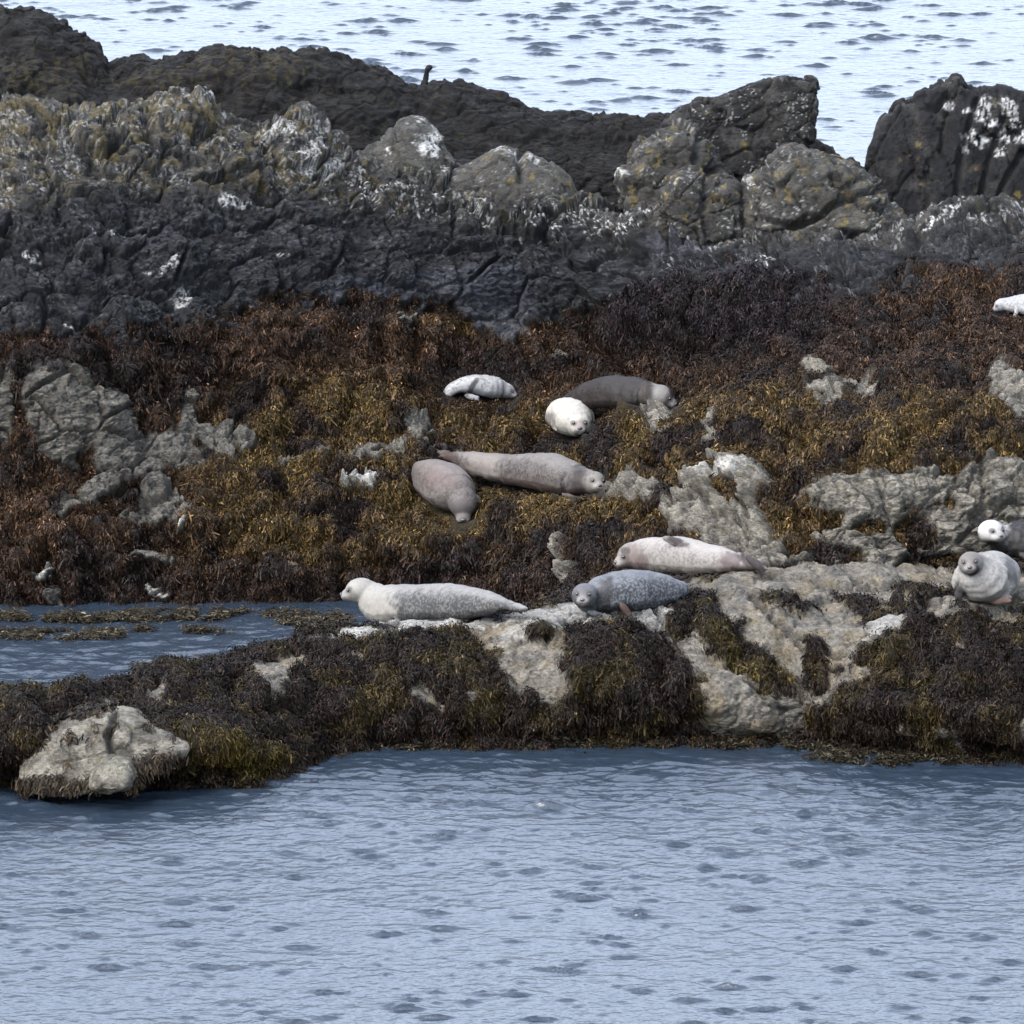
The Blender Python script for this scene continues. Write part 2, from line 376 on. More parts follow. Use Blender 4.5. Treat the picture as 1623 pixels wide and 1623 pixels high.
# height bands that follow the photograph: bare rock above, weed below
vb = np.interp(u, [-260,0,200,330,400,600,700,760,900,960,1040,1330,1400,1480,1623,1890], [525,528,535,500,485,462,470,520,500,484,474,480,455,445,432,430])
weed = ss(vw + 26*fbm(P, .10, 4, 44.) + 20*fbm(P, .4, 2, 47.), vb - 8, vb + 22)
bareA = [(180,774,115,15,-24),(330,738,60,10,-12),(540,733,110,7,-9),(1300,600,30,10,0),(640,520,14,9,0),(880,560,16,8,0), # bare stone inside the weed
 (100,665,60,75,-10),(170,690,40,70,0),(60,640,30,45,0),(5,640,18,60,0),(290,670,18,50,0),(250,720,60,35,0),(345,708,55,26,15),(170,780,90,16,-22),(255,795,38,30,-10),(240,822,60,12,0),
 (575,780,32,14,-25),(75,912,14,12,0),(240,885,40,10,10),(245,935,22,8,0),(85,950,16,14,0),(470,905,14,14,0),(285,845,14,6,0),(600,722,110,6,-9),(660,690,24,22,-45),
 (1010,790,50,24,10),(1140,768,55,26,-20),(1200,800,45,50,25),(1180,850,75,55,30),(1100,830,40,30,10),(1225,880,45,40,20),
 (1400,785,125,34,-4),(1580,780,80,42,0),(1560,835,70,40,0),(1480,855,110,50,0),(1600,640,30,50,-35),(1370,822,34,38,20),(1330,870,70,30,0),(1380,905,140,30,0),
 (1050,686,20,24,10),(1340,635,50,14,-20),(1130,690,12,25,10),(900,900,14,28,0),(795,500,50,36,0),(735,455,90,22,0),(1700,780,120,60,0)]
keepw = [(1450,850,26,34,0),(1250,830,30,50,-20),(1300,880,60,20,10),(1170,800,26,18,30),(1120,740,20,30,0),(1500,900,70,14,0),(1380,845,26,14,0)]
bare = ell(uw, vw, bareA, .28*wn2, .22)*(1 - ell(uw, vw, keepw, .2*wn2, .3))
weedA = weed*(1 - bare); weedA = np.clip(weedA, 0, 1)
lumpsA = [
 (40,215,90,60,0,.22),(120,235,60,45,10,.18),(210,215,70,45,-15,.2),(295,200,55,55,0,.30),(250,260,60,40,-20,.15),(340,245,60,40,-10,.18),(390,275,70,45,10,.2),(455,250,60,60,20,.22),(480,215,45,40,0,.2),
 (505,290,60,40,10,.18),(640,330,70,18,5,.15),(560,330,70,30,-5,.12),(330,320,70,40,10,.12),(40,310,70,60,20,.22),(20,390,60,70,0,.2),(140,330,60,40,0,.12),(130,400,70,40,0,.14),(255,430,85,50,12,.28),(120,470,70,45,0,.18),(300,520,60,45,0,.2),(200,520,70,50,0,.16),
 (45,480,60,40,0,.15),(460,400,80,50,10,.12),(520,470,50,30,0,.10),(700,375,130,30,5,.12),(860,365,130,30,5,.16),(980,385,90,26,8,.12),(640,420,80,40,0,.1),(800,440,120,40,0,.12),(950,440,90,40,10,.12),
 (1080,375,50,35,10,.16),(1040,345,40,28,0,.14),(1200,410,70,30,0,.12),(1300,430,70,40,0,.16),(1150,500,200,60,-4,.48),(1230,485,90,34,5,.44),(1000,520,80,40,-20,.2),(1520,375,110,36,-6,.24),(1600,440,60,40,0,.15),(1500,450,70,40,0,.15),
 (100,640,70,90,0,.16),(170,700,50,70,0,.14),(290,670,45,80,0,.14),(345,710,80,34,10,.18),(60,580,80,40,0,.12),(250,580,80,40,0,.14),(350,560,60,40,0,.12),(440,550,90,40,15,.14),(520,520,60,30,10,.10),(620,520,60,40,0,.12),(530,640,110,50,0,.22),(440,640,60,40,0,.18),(620,650,60,45,10,.16),
 (180,785,110,28,-18,.16),(420,760,140,30,-5,.18),(560,790,120,30,-5,.16),(350,820,120,30,-8,.16),(470,860,120,30,0,.14),(600,850,100,34,0,.14),(120,860,90,34,0,.16),(250,900,110,30,0,.16),(80,930,70,26,0,.14),(420,920,110,26,0,.12),(250,850,60,14,0,.1),
 (860,830,120,60,10,.22),(720,860,110,50,0,.2),(960,860,80,50,0,.16),(1000,680,80,50,0,.2),(1070,700,60,40,0,.14),(960,740,70,30,0,.10),
 (1140,780,70,48,-15,.22),(1200,820,60,70,20,.24),(1010,795,60,30,5,.2),(1110,850,60,40,0,.12),(1230,880,60,50,10,.16),(1080,790,50,50,0,.1),
 (1250,660,140,60,0,.22),(1420,680,140,50,0,.2),(1560,690,90,40,0,.18),(1450,600,90,34,0,.18),(1250,570,110,34,0,.18),(1120,600,90,30,0,.16),(1360,530,90,34,0,.16),(1540,540,80,40,10,.16),(1600,640,60,60,-30,.2),
 (1400,785,130,40,0,.12),(1580,790,80,60,0,.14),(1370,830,45,50,15,.2),(1480,870,90,40,0,.14),(1330,890,70,30,0,.14),
]
lh = lump_h(uw, vw, lumpsA)
seat = ell(u, v, [(760,618,75,34,0),(965,635,115,36,0),(908,680,52,36,0),(838,770,135,36,6),(715,795,62,46,30),(1100,900,130,26,0),(1640,870,100,34,0),(1625,490,75,28,0),(1556,940,66,40,0)], 0, .3)
pl, jt = facets(P + .05*np.stack([wn, wn2, wn], 1), (.52, .50, .34), 2.0)
pl2, jt2 = facets(P + .02*np.stack([wn2, wn, wn2], 1), (.13, .13, .08), 7.0)
rockm = 1 - weedA
cracksA = [[(1553,740),(1556,790),(1560,830)],[(690,235),(698,300),(690,345)],[(330,170),(345,215),(300,240)],[(430,190),(440,240),(400,270)],[(560,240),(545,290),(480,300)],[(220,190),(240,260),(200,300)],[(1130,740),(1160,800),(1250,860)],[(1060,760),(1110,800),(1200,870)],[(1300,360),(1440,410)],[(150,100),(160,160)]]
ck = crack_d(uw, vw, cracksA, 8)
weedy = weedA*(1 - .85*seat)*(.24*np.abs(perlin(P, .42, 5.))**.7 + .12*np.abs(perlin(P, .17, 6.))**.7 + .03*np.abs(perlin(P, .07, 9.)) + fbm(P, .30, 2, 30.)*.08 - .12)
disp = .72*lh*(1 - .7*seat) + rockm*(.115*pl*ss(jt, 0, .14) - .06*(1 - ss(jt, 0, .09))) + .05*fbm(P, .5, 4, 60.) + weedy - .10*ck*rockm
disp = disp*(1 - .75*ss(SA.N[..., 1].ravel(), -.05, .5)); P1 = P + SA.N.reshape(-1, 3)*disp[:, None]
pl2, jt2 = facets(P1 + .02*np.stack([wn2, wn, wn2], 1), (.15, .15, .08), 7.0)
pl3, jt3 = facets(P1, (.060, .060, .035), 9.0)
disp = disp + rockm*(.036*pl2 - .025*(1 - ss(jt2, 0, .10)) + .014*pl3 + .020*ridged(P1*np.array([.7, 1, 2.0]), .12, 4, 80.))
P = P + SA.N.reshape(-1, 3)*disp[:, None]
# colours of the stone, with some highlights painted in
top = 1 - ss(vw, np.interp(u, [-260,0,200,400,520,700,900,1050,1200,1400,1500,1890], [330,340,300,320,330,355,360,385,395,385,375,370]) - 20, np.interp(u, [-260,0,200,400,520,700,900,1050,1200,1400,1500,1890], [330,340,300,320,330,355,360,385,395,385,375,370]) + 35)
c = np.tile(np.array([[.026, .028, .033]], np.float32), (len(u), 1))                 # tide-blackened stone
c = mixc(c, (.066, .070, .082), ss(fbm(P*np.array([.6, 1, 1.6]), .2, 4, 14.) + .35*pl3, .05, .45)*.8)
c = mixc(c, (.155, .148, .13), top*(.55 + .45*ss(fbm(P, .2, 3, 19.), -.3, .3)))
c = mixc(c, (.030, .029, .028), top*ss(fbm(P, .24, 5, 23.), -.02, .2)*.85)
hump = ell(uw, vw, [(1150,512,215,58,-3)], .3*wn2, .3)
c = mixc(c, (.016, .016, .020), hump*.85)
c = mixc(c, (.085, .09, .105), hump*ss(pl3 + .5*fbm(P, .1, 3, 66.), .35, .75)*.6)  # pale bluish glints painted into the hump's colour
lich = top*ss(fbm(P, .16, 4, 33.) + np.interp(u, [-260,0,350,560,720,900,1890], [.22,.22,.15,.02,.0,-.12,-.2]) + .2*ss(290 - v, 0, 90) - .21, .10, .32)
c = mixc(c, (.27, .215, .09), lich*.62)
low = bare*weed                                                                     # stone between the weed, paler and sandier
c = mixc(c, (.52, .475, .385), low*np.interp(u, [-260, 0, 500, 900, 1890], [.45,.45,.6,.95,1.]))
c = mixc(c, (.17, .16, .14), low*ss(fbm(P, .12, 4, 61.), .0, .3)*.75)
c = mixc(c, (.14, .15, .19), ell(uw, vw, [(790,505,70,45,0),(735,455,110,25,0),(560,470,60,24,0),(1080,400,60,20,0)], .3*wn2)*.6*(1-weedA))
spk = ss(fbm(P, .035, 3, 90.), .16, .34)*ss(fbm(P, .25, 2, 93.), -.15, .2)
edge_w = ell(uw, vw, [(760,355,200,20,5),(950,370,130,18,8),(1080,385,70,16,5),(1530,365,120,18,-6),(1250,462,100,10,4),(1040,480,110,8,-22),(1150,452,70,8,0),(620,325,90,14,8)], .5*wn2, .4)  # ledge edges: white crust together with painted-in highlights
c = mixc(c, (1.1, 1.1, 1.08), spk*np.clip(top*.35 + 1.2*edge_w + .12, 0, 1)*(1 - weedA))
c = mixc(c, (1.0, 1.0, .97), ss(fbm(P*np.array([1.6, 1, .8]), .04, 3, 97.), -.25, .15)*ell(u + 26*wn2, v + 22*wn, [(360,330,24,10,8),(280,480,16,8,20),(105,523,12,5,15),(150,385,14,6,30),(435,230,22,12,10),(325,180,9,16,10),(480,268,16,16,20),(45,420,8,8,0),(100,290,8,6,0),(515,290,16,8,10),(505,225,10,10,0),(440,410,8,4,0),(245,445,10,4,0)], .4*wn2, .3))
c = mixc(c, (1.0,.97,.88), ell(uw, vw, [(575,778,26,9,-25),(75,912,11,10,0),(285,845,12,5,0),(240,935,20,6,0),(1150,765,40,10,-20)], .3*wn2, .3))
# soil of weed holdfasts under the fronds
zone = fbm(P, .45, 3, 120.)
def weed_colour(u, v, zone):
    n = len(u)
    c = np.tile(np.array([[.060, .036, .020]], np.float32), (n, 1))
    rust = np.exp(-((u-560)/260.)**2 - ((v-540+.05*(u-560))/60.)**2) + np.exp(-((u-600)/150.)**2 - ((v-640)/50.)**2)*.5 + np.exp(-((u-40)/90.)**2 - ((v-830)/40.)**2)*.8 + .5*np.exp(-((u-1500)/150.)**2 - ((v-530)/70.)**2)
    c = mixc(c, (.104, .062, .034), np.clip(rust + .35*zone, 0, 1))
    olive = ss(v, 600, 700)*(1 - ss(v, 860, 940))*ss(u, 230, 420) + np.exp(-((u-520)/120.)**2 - ((v-640)/40.)**2)*.6 + np.exp(-((u-1230)/60.)**2 - ((v-650)/25.)**2)
    c = mixc(c, (.132, .090, .030), np.clip(olive*(.55 + 1.1*zone), 0, 1))
    dark = np.exp(-((u-170)/230.)**2 - ((v-570)/50.)**2) + np.exp(-((u-1150)/260.)**2 - ((v-560)/55.)**2) + np.exp(-((u-750)/60.)**2 - ((v-560)/35.)**2) + ss(v, 860, 930)*.7 + .7*np.exp(-((u-850)/260.)**2 - ((v-880)/50.)**2)
    c = mixc(c, (.030, .020, .018), np.clip(dark*(.8 - .8*zone), 0, .9))
    c = mixc(c, (.026, .020, .024), np.clip(1.3*np.exp(-((u-1150)/190.)**4 - ((v-510)/48.)**4), 0, .95))
    gold = np.exp(-((u-1230)/60.)**2 - ((v-650)/18.)**2) + np.exp(-((u-870)/120.)**2 - ((v-815)/22.)**2) + .7*np.exp(-((u-450)/160.)**2 - ((v-745)/18.)**2) + .6*np.exp(-((u-720)/70.)**2 - ((v-515)/16.)**2)
    c = mixc(c, (.022, .016, .014), ss(zone + .25, .28, .0)*0 + ss(-zone, .06, .32)*.85)
    return mixc(c, (.165, .112, .034), np.clip(gold*(.7 + zone), 0, .85))
wc = weed_colour(u, v, zone)
c = c*(1 - weedA[:, None]) + wc*.55*weedA[:, None]
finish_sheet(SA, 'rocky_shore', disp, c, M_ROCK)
SA.weed = weedA; SA.wcol = wc*np.array([.235,.222,.225])

# ---- front ledge
rowsB = [
 [('z', -260, -4.8, -.6), ('z', 400, -4.6, -.6), ('z', 560, -3.2, -.5), ('z', 1890, -3.8, -.5)],
 [('w', -260, 1240), ('w', 0, 1238), ('w', 330, 1238), ('w', 425, 1238), ('w', 460, 1216), ('w', 520, 1190), ('w', 600, 1182), ('w', 900, 1177), ('w', 1250, 1172), ('w', 1400, 1190), ('w', 1500, 1200), ('w', 1890, 1205)],
 [(-260,1180,-3.75),(0,1180,-3.75),(200,1180,-3.7),(360,1190,-3.5),(450,1150,-2.6),(520,1130,-2.3),(700,1110,-2.1),(900,1100,-2.1),(1100,1110,-2.1),(1250,1120,-2.1),(1350,1125,-2.4),(1500,1125,-2.7),(1623,1130,-2.75),(1890,1130,-2.75)],
 [(-260,1095,-3.2),(0,1098,-3.2),(35,1108,-3.15),(70,1120,-3.1),(110,1103,-2.8),(230,1075,-2.2),(330,1058,-1.9),(440,1036,-1.65),(500,1016,-1.5),(560,1000,-1.4),(650,996,-1.35),(760,992,-1.3),(850,985,-1.3),(950,985,-1.3),(1050,992,-1.3),(1150,1000,-1.4),(1300,1000,-1.4),(1400,985,-1.6),(1500,985,-1.7),(1890,980,-1.7)],
 [('z',-260,-2.6,.45),('z',0,-2.6,.45),('z',110,-2.3,.40),('z',230,-1.8,.42),('z',440,-1.25,.60),('z',600,-1.0,.74),('z',800,-.9,.80),(900,958,-.8),(1000,950,-.7),(1150,938,-.45),(1300,932,-.3),(1500,940,-.45),(1623,932,-.4),(1890,930,-.4)],
 [('z',-260,-1.6,-.4),('z',230,-1.1,-.4),('z',440,-.5,-.35),('z',650,-.1,-.2),('z',800,.3,.3),(900,932,.3),(1050,915,.2),(1200,902,.3),(1350,900,.4),(1500,890,.5),(1623,880,.6),(1890,870,.65)],
 [('z',-260,-.6,-.7),('z',650,.8,-.6),('z',800,1.3,-.1),('z',900,1.5,.2),('z',1890,1.6,.2)],
]
SB = make_sheet(rowsB, 1080, [30,80,100,70,60,40], su=12, sv=5)
u = SB.u.ravel(); v = SB.v.ravel(); P = SB.P.reshape(-1, 3)
wn = fbm(P, .35, 4, 203.0); wn2 = fbm(P, .12, 3, 211.0)
uw = u + 14*wn + 7*wn2; vw = v + 9*fbm(P, .3, 3, 240.) + 5*wn2
backf = (SB.Y.ravel() > -1.2)
bareB = [(850,1050,58,62,0),(800,1008,60,24,0),(930,1000,90,30,0),(1210,1140,62,28,10),(1300,1005,95,50,15),(1225,1030,60,40,30),(1175,1110,60,40,40),(700,996,150,9,-3),(580,1006,80,8,-10),(530,1018,50,7,-18),(870,1000,110,24,-18),(850,1060,42,42,0),(950,985,150,26,0),(1040,1005,70,34,10),(1100,1040,30,60,-38),(1160,1090,80,16,46),(1150,1130,75,38,22),(1180,1162,60,12,0),(1250,1120,40,14,45),
 (450,1072,44,14,-25),(424,1100,20,28,15),(378,1090,12,10,0),(250,1118,22,14,-20),(165,1120,20,12,-20),(672,1114,26,13,10),(960,1130,22,12,0),(905,1150,14,8,0),(870,1170,30,5,0),(1070,1130,10,30,-20),(640,1090,10,8,0),(745,1105,10,8,0),(560,1060,14,8,0),
 (1130,950,60,20,10),(1190,960,70,40,10),(1260,930,120,34,-2),(1400,920,140,22,0),(1280,990,90,45,20),(1310,1040,70,40,30),(1300,1075,50,30,30),(1280,1105,26,16,10),(1405,1010,40,22,-15),(1440,960,50,14,-15),(1520,970,70,22,0),(1590,950,60,30,0),(1370,950,60,14,0),(1520,1050,12,14,0),(1600,1075,12,10,0),(1370,1090,26,10,-10),(1590,990,30,10,0),
 (1500,1160,10,20,0),(1520,1162,10,22,0),(1580,1165,26,7,0),(1440,1160,12,12,0),(1620,1150,10,16,0),(1700,950,80,40,0)]
keepB = [(985,1070,80,75,0),(1060,1110,50,50,0),(1190,1050,70,16,42),(1250,975,50,14,10),(1100,965,30,16,0),(1130,1010,26,40,-30),(960,1030,60,22,10),(1080,990,20,40,-10),(1200,1055,80,18,40),(1300,1070,26,30,0),(1480,955,60,8,-5),(860,1030,30,10,0)]
bare = ell(uw, vw, bareB, .28*wn2, .22)*(1 - ell(uw, vw, keepB, .2*wn2, .3))
weedB = np.clip(1 - bare, 0, 1)
lumpsB = [(560,1090,120,60,0,.14),(700,1090,130,70,0,.14),(440,1095,70,40,-20,.18),(850,1040,90,60,0,.16),(950,1060,110,70,0,.26),(1080,1070,70,60,30,.16),(1000,1130,80,40,0,.14),(880,1140,90,40,0,.14),(1170,1120,80,40,25,.2),(1130,1020,40,50,-20,.14),
 (1250,940,140,30,-3,.16),(1240,990,70,40,15,.14),(1310,1040,80,36,25,.18),(1190,960,60,30,10,.14),(1400,1050,110,60,-20,.24),(1520,1060,110,60,0,.2),(1600,1060,90,60,0,.18),(1450,1130,140,40,0,.16),(1580,1145,90,30,0,.16),(1440,965,50,20,-20,.14),(1530,975,70,24,0,.16),(1600,950,60,30,0,.14),
 (20,1160,60,60,0,.2),(120,1130,60,30,-10,.14),(280,1110,80,40,-20,.14),(370,1190,80,30,10,.16),(300,1170,90,40,10,.14),(640,1150,110,30,0,.1),(240,1230,60,16,0,.1),(330,1228,30,14,0,.12),(1350,920,140,20,0,.12),(1050,985,80,30,5,.08)]
lh = lump_h(uw, vw, lumpsB)
seat = ell(u, v, [(690,985,165,16,0),(990,965,100,18,0),(1556,940,66,30,0)], 0, .3)
pl, jt = facets(P + .05*np.stack([wn, wn2, wn], 1), (.40, .40, .24), 12.0)
pl2, jt2 = facets(P + .02*np.stack([wn2, wn, wn2], 1), (.12, .12, .08), 17.0)
rockm = 1 - weedB
cracksB = [[(1180,960),(1230,1000),(1300,1040),(1350,1060)],[(1240,1000),(1290,1060),(1340,1080)],[(900,985),(960,975),(1040,985)],[(840,1000),(930,1010)],[(1030,970),(1060,1010),(1100,1080)],[(1200,935),(1330,945),(1450,930)],[(1100,1000),(1180,1080),(1240,1130)]]
ck = crack_d(uw, vw, cracksB, 7)
fade = np.clip(ss(P[:, 2], -.4, .1), 0, 1)
disp = .75*lh*fade*(1 - .7*seat) + rockm*(.035*pl*ss(jt, 0, .12) - .02*(1 - ss(jt, 0, .10)) + .014*pl2 - .008*(1 - ss(jt2, 0, .12))) + .03*fbm(P, .5, 4, 260.) + rockm*.008*ridged(P*np.array([1, 1, 1.7]), .10, 3, 280.) + weedB*(1 - .85*seat)*(.14*np.abs(perlin(P, .36, 205.))**.7 + .08*np.abs(perlin(P, .16, 206.))**.7 + .02*np.abs(perlin(P, .07, 209.)) - .03) - .06*ck*rockm
disp = disp*(1 - .75*ss(SB.N[..., 1].ravel(), -.05, .5)); P = P + SB.N.reshape(-1, 3)*disp[:, None]
c = np.tile(np.array([[.29, .262, .215]], np.float32), (len(u), 1))
c = mixc(c, (.16, .15, .13), ss(fbm(P, .2, 4, 214.), .0, .4)*.8)
c = mixc(c, (.10, .095, .085), ss(fbm(P, .1, 3, 219.), .2, .45)*.6)
c = mixc(c, (.27, .21, .12), ss(fbm(P, .25, 3, 229.), .0, .35)*.5)
c = mixc(c, (.50, .49, .46), ell(uw, vw, [(700,994,150,8,-3),(560,1010,90,7,-13),(960,975,140,18,0),(1050,990,50,22,10),(1400,1010,36,16,-15),(870,1000,70,18,-18)], .4*wn2, .4)*.8)
c = mixc(c, (.05, .045, .04), ck*.6)
zoneB = fbm(P, .35, 3, 320.)
wcB = np.tile(np.array([[.030, .020, .015]], np.float32), (len(u), 1))
wcB = mixc(wcB, (.072, .054, .020), ss(zoneB, .05, .4)*.9)
wcB = mixc(wcB, (.13, .10, .022), np.clip(ell(uw, vw, [(1150,1040,50,22,40),(1180,1060,60,20,40),(950,1000,60,10,0),(400,1240,40,14,0),(860,985,30,8,0),(780,1040,40,14,0),(1250,1080,40,16,40),(1350,1060,20,20,0),(30,1110,40,20,0),(360,1200,90,24,10)], .3*wn2, .5)*(.6 + zoneB), 0, .9))
c = c*(1 - weedB[:, None]) + wcB*.55*weedB[:, None]
finish_sheet(SB, 'front_ledge', disp, c, M_ROCK, .30)
SB.weed = weedB; SB.wcol = wcB*np.array([.18,.17,.16])

# ---- dark ridge behind
sky_line = [(-260,-30),(-100,-10),(0,10),(25,22),(55,30),(90,45),(120,55),(148,72),(158,92),(166,104),(205,96),(225,97),(245,104),(280,92),(325,78),(350,73),(400,82),(440,88),(480,80),(530,90),(560,102),(590,112),(606,106),(620,122),(640,140),(690,138),(708,133),(724,127),(740,132),(760,138),(790,150),(812,158),(850,174),(900,182),(960,186),(1000,184),(1050,182),(1100,190),(1200,210),(1290,218),(1300,228),(1322,240),(1330,262),(1337,262),(1343,250),(1352,250),(1358,263),(1368,264),(1400,290),(1890,300)]
rowsC = [
 [('z', -260, 8.6, .8), ('z', 1890, 8.6, .8)],
 [(-260,330,8.8),(0,330,8.8),(450,360,8.9),(900,400,9.0),(1300,420,9.0),(1890,450,9.0)],
 [(-260,180,9.2),(0,180,9.2),(150,190,9.3),(450,230,9.3),(900,290,9.3),(1300,340,9.3),(1890,400,9.3)],
 [(-260,80,9.7),(0,90,9.7),(140,140,9.8),(170,150,9.8),(300,130,9.8),(480,135,9.8),(640,185,9.8),(900,230,9.8),(1100,250,9.8),(1300,280,9.8),(1890,340,9.8)],
 [(a, b, 10.3) for a, b in sky_line],
 [(a, b + 26, 10.8) for a, b in sky_line],
 [('z', -260, 13, -.6), ('z', 1890, 13, -.6)],
]
SCs = make_sheet(rowsC, 1080, [15,60,90,90,30,60], su=2, sv=3)
u = SCs.u.ravel(); v = SCs.v.ravel(); P = SCs.P.reshape(-1, 3)
wn = fbm(P, .35, 4, 403.0); wn2 = fbm(P, .12, 3, 411.0)
uw = u + 14*wn + 7*wn2; vw = v + 10*wn2
lumpsC = [(60,70,80,40,25,.25),(110,100,60,40,20,.2),(50,130,90,24,10,.22),(110,160,60,24,10,.18),(220,110,50,18,0,.14),(280,130,90,30,-5,.18),(400,120,110,36,0,.26),(420,150,70,30,0,.14),(520,120,70,30,10,.18),(600,150,70,30,15,.16),(700,160,60,26,10,.14),(800,200,80,26,10,.12),(950,210,90,20,0,.12),(560,180,80,30,10,.14),(1040,215,50,20,0,.14)]
lh = lump_h(uw, vw, lumpsC)
pl, jt = facets(P + .04*np.stack([wn, wn2, wn], 1), (.42, .4, .16), 22.0)
pl2, jt2 = facets(P, (.14, .14, .07), 27.0)
disp = .6*lh + .035*pl + .016*pl2 - .02*(1 - ss(jt, 0, .1)) + .02*ridged(P*np.array([.6, 1, 2.]), .12, 3, 480.) + .02*fbm(P, .2, 3, 460.)
disp = disp*(1 - .75*ss(SCs.N[..., 1].ravel(), -.05, .5)); P = P + SCs.N.reshape(-1, 3)*disp[:, None]
c = np.tile(np.array([[.019, .018, .019]], np.float32), (len(u), 1))
c = mixc(c, (.042, .040, .035), ss(fbm(P, .25, 4, 414.), .0, .4)*np.interp(u, [0, 600, 800, 1000], [1, .6, .25, .5]))
c = mixc(c, (.12, .098, .04), ss(fbm(P, .07, 3, 433.) + .55*ell(uw, vw, [(400,120,100,25,0),(60,130,90,30,0),(270,140,90,16,0),(520,90,50,10,0)], 0, .5), .42, .75)*.8)
c = mixc(c, (.10, .10, .10), ss(fbm(P*np.array([.5, 1, 2.2]), .12, 3, 444.), .15, .5)*.4)
finish_sheet(SCs, 'far_ridge', disp, c, M_ROCK, .135)

# ------------------------------------------------------------------ free-standing rocks: an outline with real depth, broken up in 3D
ob_pts = {}
def make_rock(name, label, cat, outline, Y0, lean, thick, taper=.75, voxel=.02, smooth=6, dsp=1.0, stretch=(1, 1, 1), colour=None, seed=0, cracks=None, group=None, bulge=.25, mat=None):
    """outline in photo pixels; Y0 depth of its foot, lean = metres further back per metre of height"""
    o = np.array(outline, float); cu, cv = o.mean(0); vmax = o[:, 1].max()
    rings = []
    # front rim pulled in a little, full outline, back outline tapered
    def ring(scale, dY):
        q = (o - [cu, cv])*scale + [cu, cv]; q[:, 1] += (1 - scale)*(vmax - cv)*.9
        Yv = Y0 + lean*(vmax - q[:, 1])*PX + dY
        X, Y, Z = W(q[:, 0], q[:, 1], Yv); return np.stack([X, Y, Z], 1)
    full = ring(1, 0); front = ring(.62, -bulge); mid = ring(.86, -bulge*.75)
    def back(scale, dY):
        p = full.copy(); cx = p[:, 0].mean(); zmin = p[:, 2].min()
        p[:, 0] = cx + (p[:, 0] - cx)*scale; p[:, 2] = zmin + (p[:, 2] - zmin)*scale; p[:, 1] += dY; return p
    rings = [front, mid, full, back(.96, thick*.4), back(taper, thick)]
    n = len(o); V = np.concatenate(rings); F = []
    bm = bmesh.new(); vs = [bm.verts.new(p) for p in V]
    for k in range(len(rings)-1):
        for i in range(n):
            j = (i+1) % n; bm.faces.new((vs[k*n+i], vs[k*n+j], vs[(k+1)*n+j], vs[(k+1)*n+i]))
    bm.faces.new(vs[:n][::-1]); bm.faces.new(vs[-n:])
    bmesh.ops.triangulate(bm, faces=bm.faces[:]); bmesh.ops.recalc_face_normals(bm, faces=bm.faces[:])
    me = bpy.data.meshes.new('tmp'); bm.to_mesh(me); bm.free()
    me2 = remeshed(me, voxel, smooth)
    nv = len(me2.vertices); P = np.empty(nv*3, np.float32); me2.vertices.foreach_get('co', P); P = P.reshape(-1, 3)
    N = np.empty(nv*3, np.float32); me2.vertices.foreach_get('normal', N); N = N.reshape(-1, 3)
    s = np.array(stretch, np.float32); Q = P*s; so = seed*3.7
    wn = fbm(Q, .3, 3, 500 + so); wn2 = fbm(Q, .1, 3, 510 + so)
    pl, jt = facets(Q + .05*np.stack([wn, wn2, wn], 1), (.38, .38, .30), 31 + so)
    pl2, jt2 = facets(Q + .02*np.stack([wn2, wn, wn2], 1), (.13, .13, .10), 37 + so)
    uu, vv = VPIX(P[:, 0], P[:, 1], P[:, 2])
    d = dsp*(.085*pl - .05*(1 - ss(jt, 0, .08)) + .024*pl2 - .012*(1 - ss(jt2, 0, .12)) + .04*wn + .012*wn2 + .010*ridged(Q, .08, 3, 520 + so))
    if cracks: ckk = crack_d(uu + 5*wn, vv + 5*wn, cracks, 9); d = d - .10*ckk
    P2 = P + N*d[:, None]
    up = N[:, 2]
    c = colour(P2, N, uu + 12*wn2, vv + 12*wn)*.25
    if cracks: c = mixc(c, (.03, .03, .03), ckk*.5)
    org = Vector((float(P2[:, 0].mean()), float(P2[:, 1].mean()), float(P2[:, 2].min())))
    P2 = P2 - np.array(org, np.float32)
    me2.vertices.foreach_set('co', P2.astype(np.float32).ravel()); set_col(me2, c); me2.update()
    me2.name = name; ob = bpy.data.objects.new(name, me2); COL.objects.link(ob); ob.location = org
    me2.polygons.foreach_set('use_smooth', np.full(len(me2.polygons), True))
    me2.materials.clear(); me2.materials.append(mat or M_ROCK)
    tag(ob, label, cat, group); ob_pts[ob.name] = (P2 + np.array(org, np.float32), N); return ob
def remeshed(me, voxel, smooth):
    t = bpy.data.objects.new('tmp', me); COL.objects.link(t)
    m = t.modifiers.new('r', 'REMESH'); m.mode = 'VOXEL'; m.voxel_size = voxel; m.use_smooth_shade = True
    if smooth:
        s = t.modifiers.new('s', 'SMOOTH'); s.iterations = smooth; s.factor = .5
    dg = bpy.context.evaluated_depsgraph_get(); ev = t.evaluated_get(dg)
    r = bpy.data.meshes.new_from_object(ev, depsgraph=dg)
    bpy.data.objects.remove(t); bpy.data.meshes.remove(me)
    return r
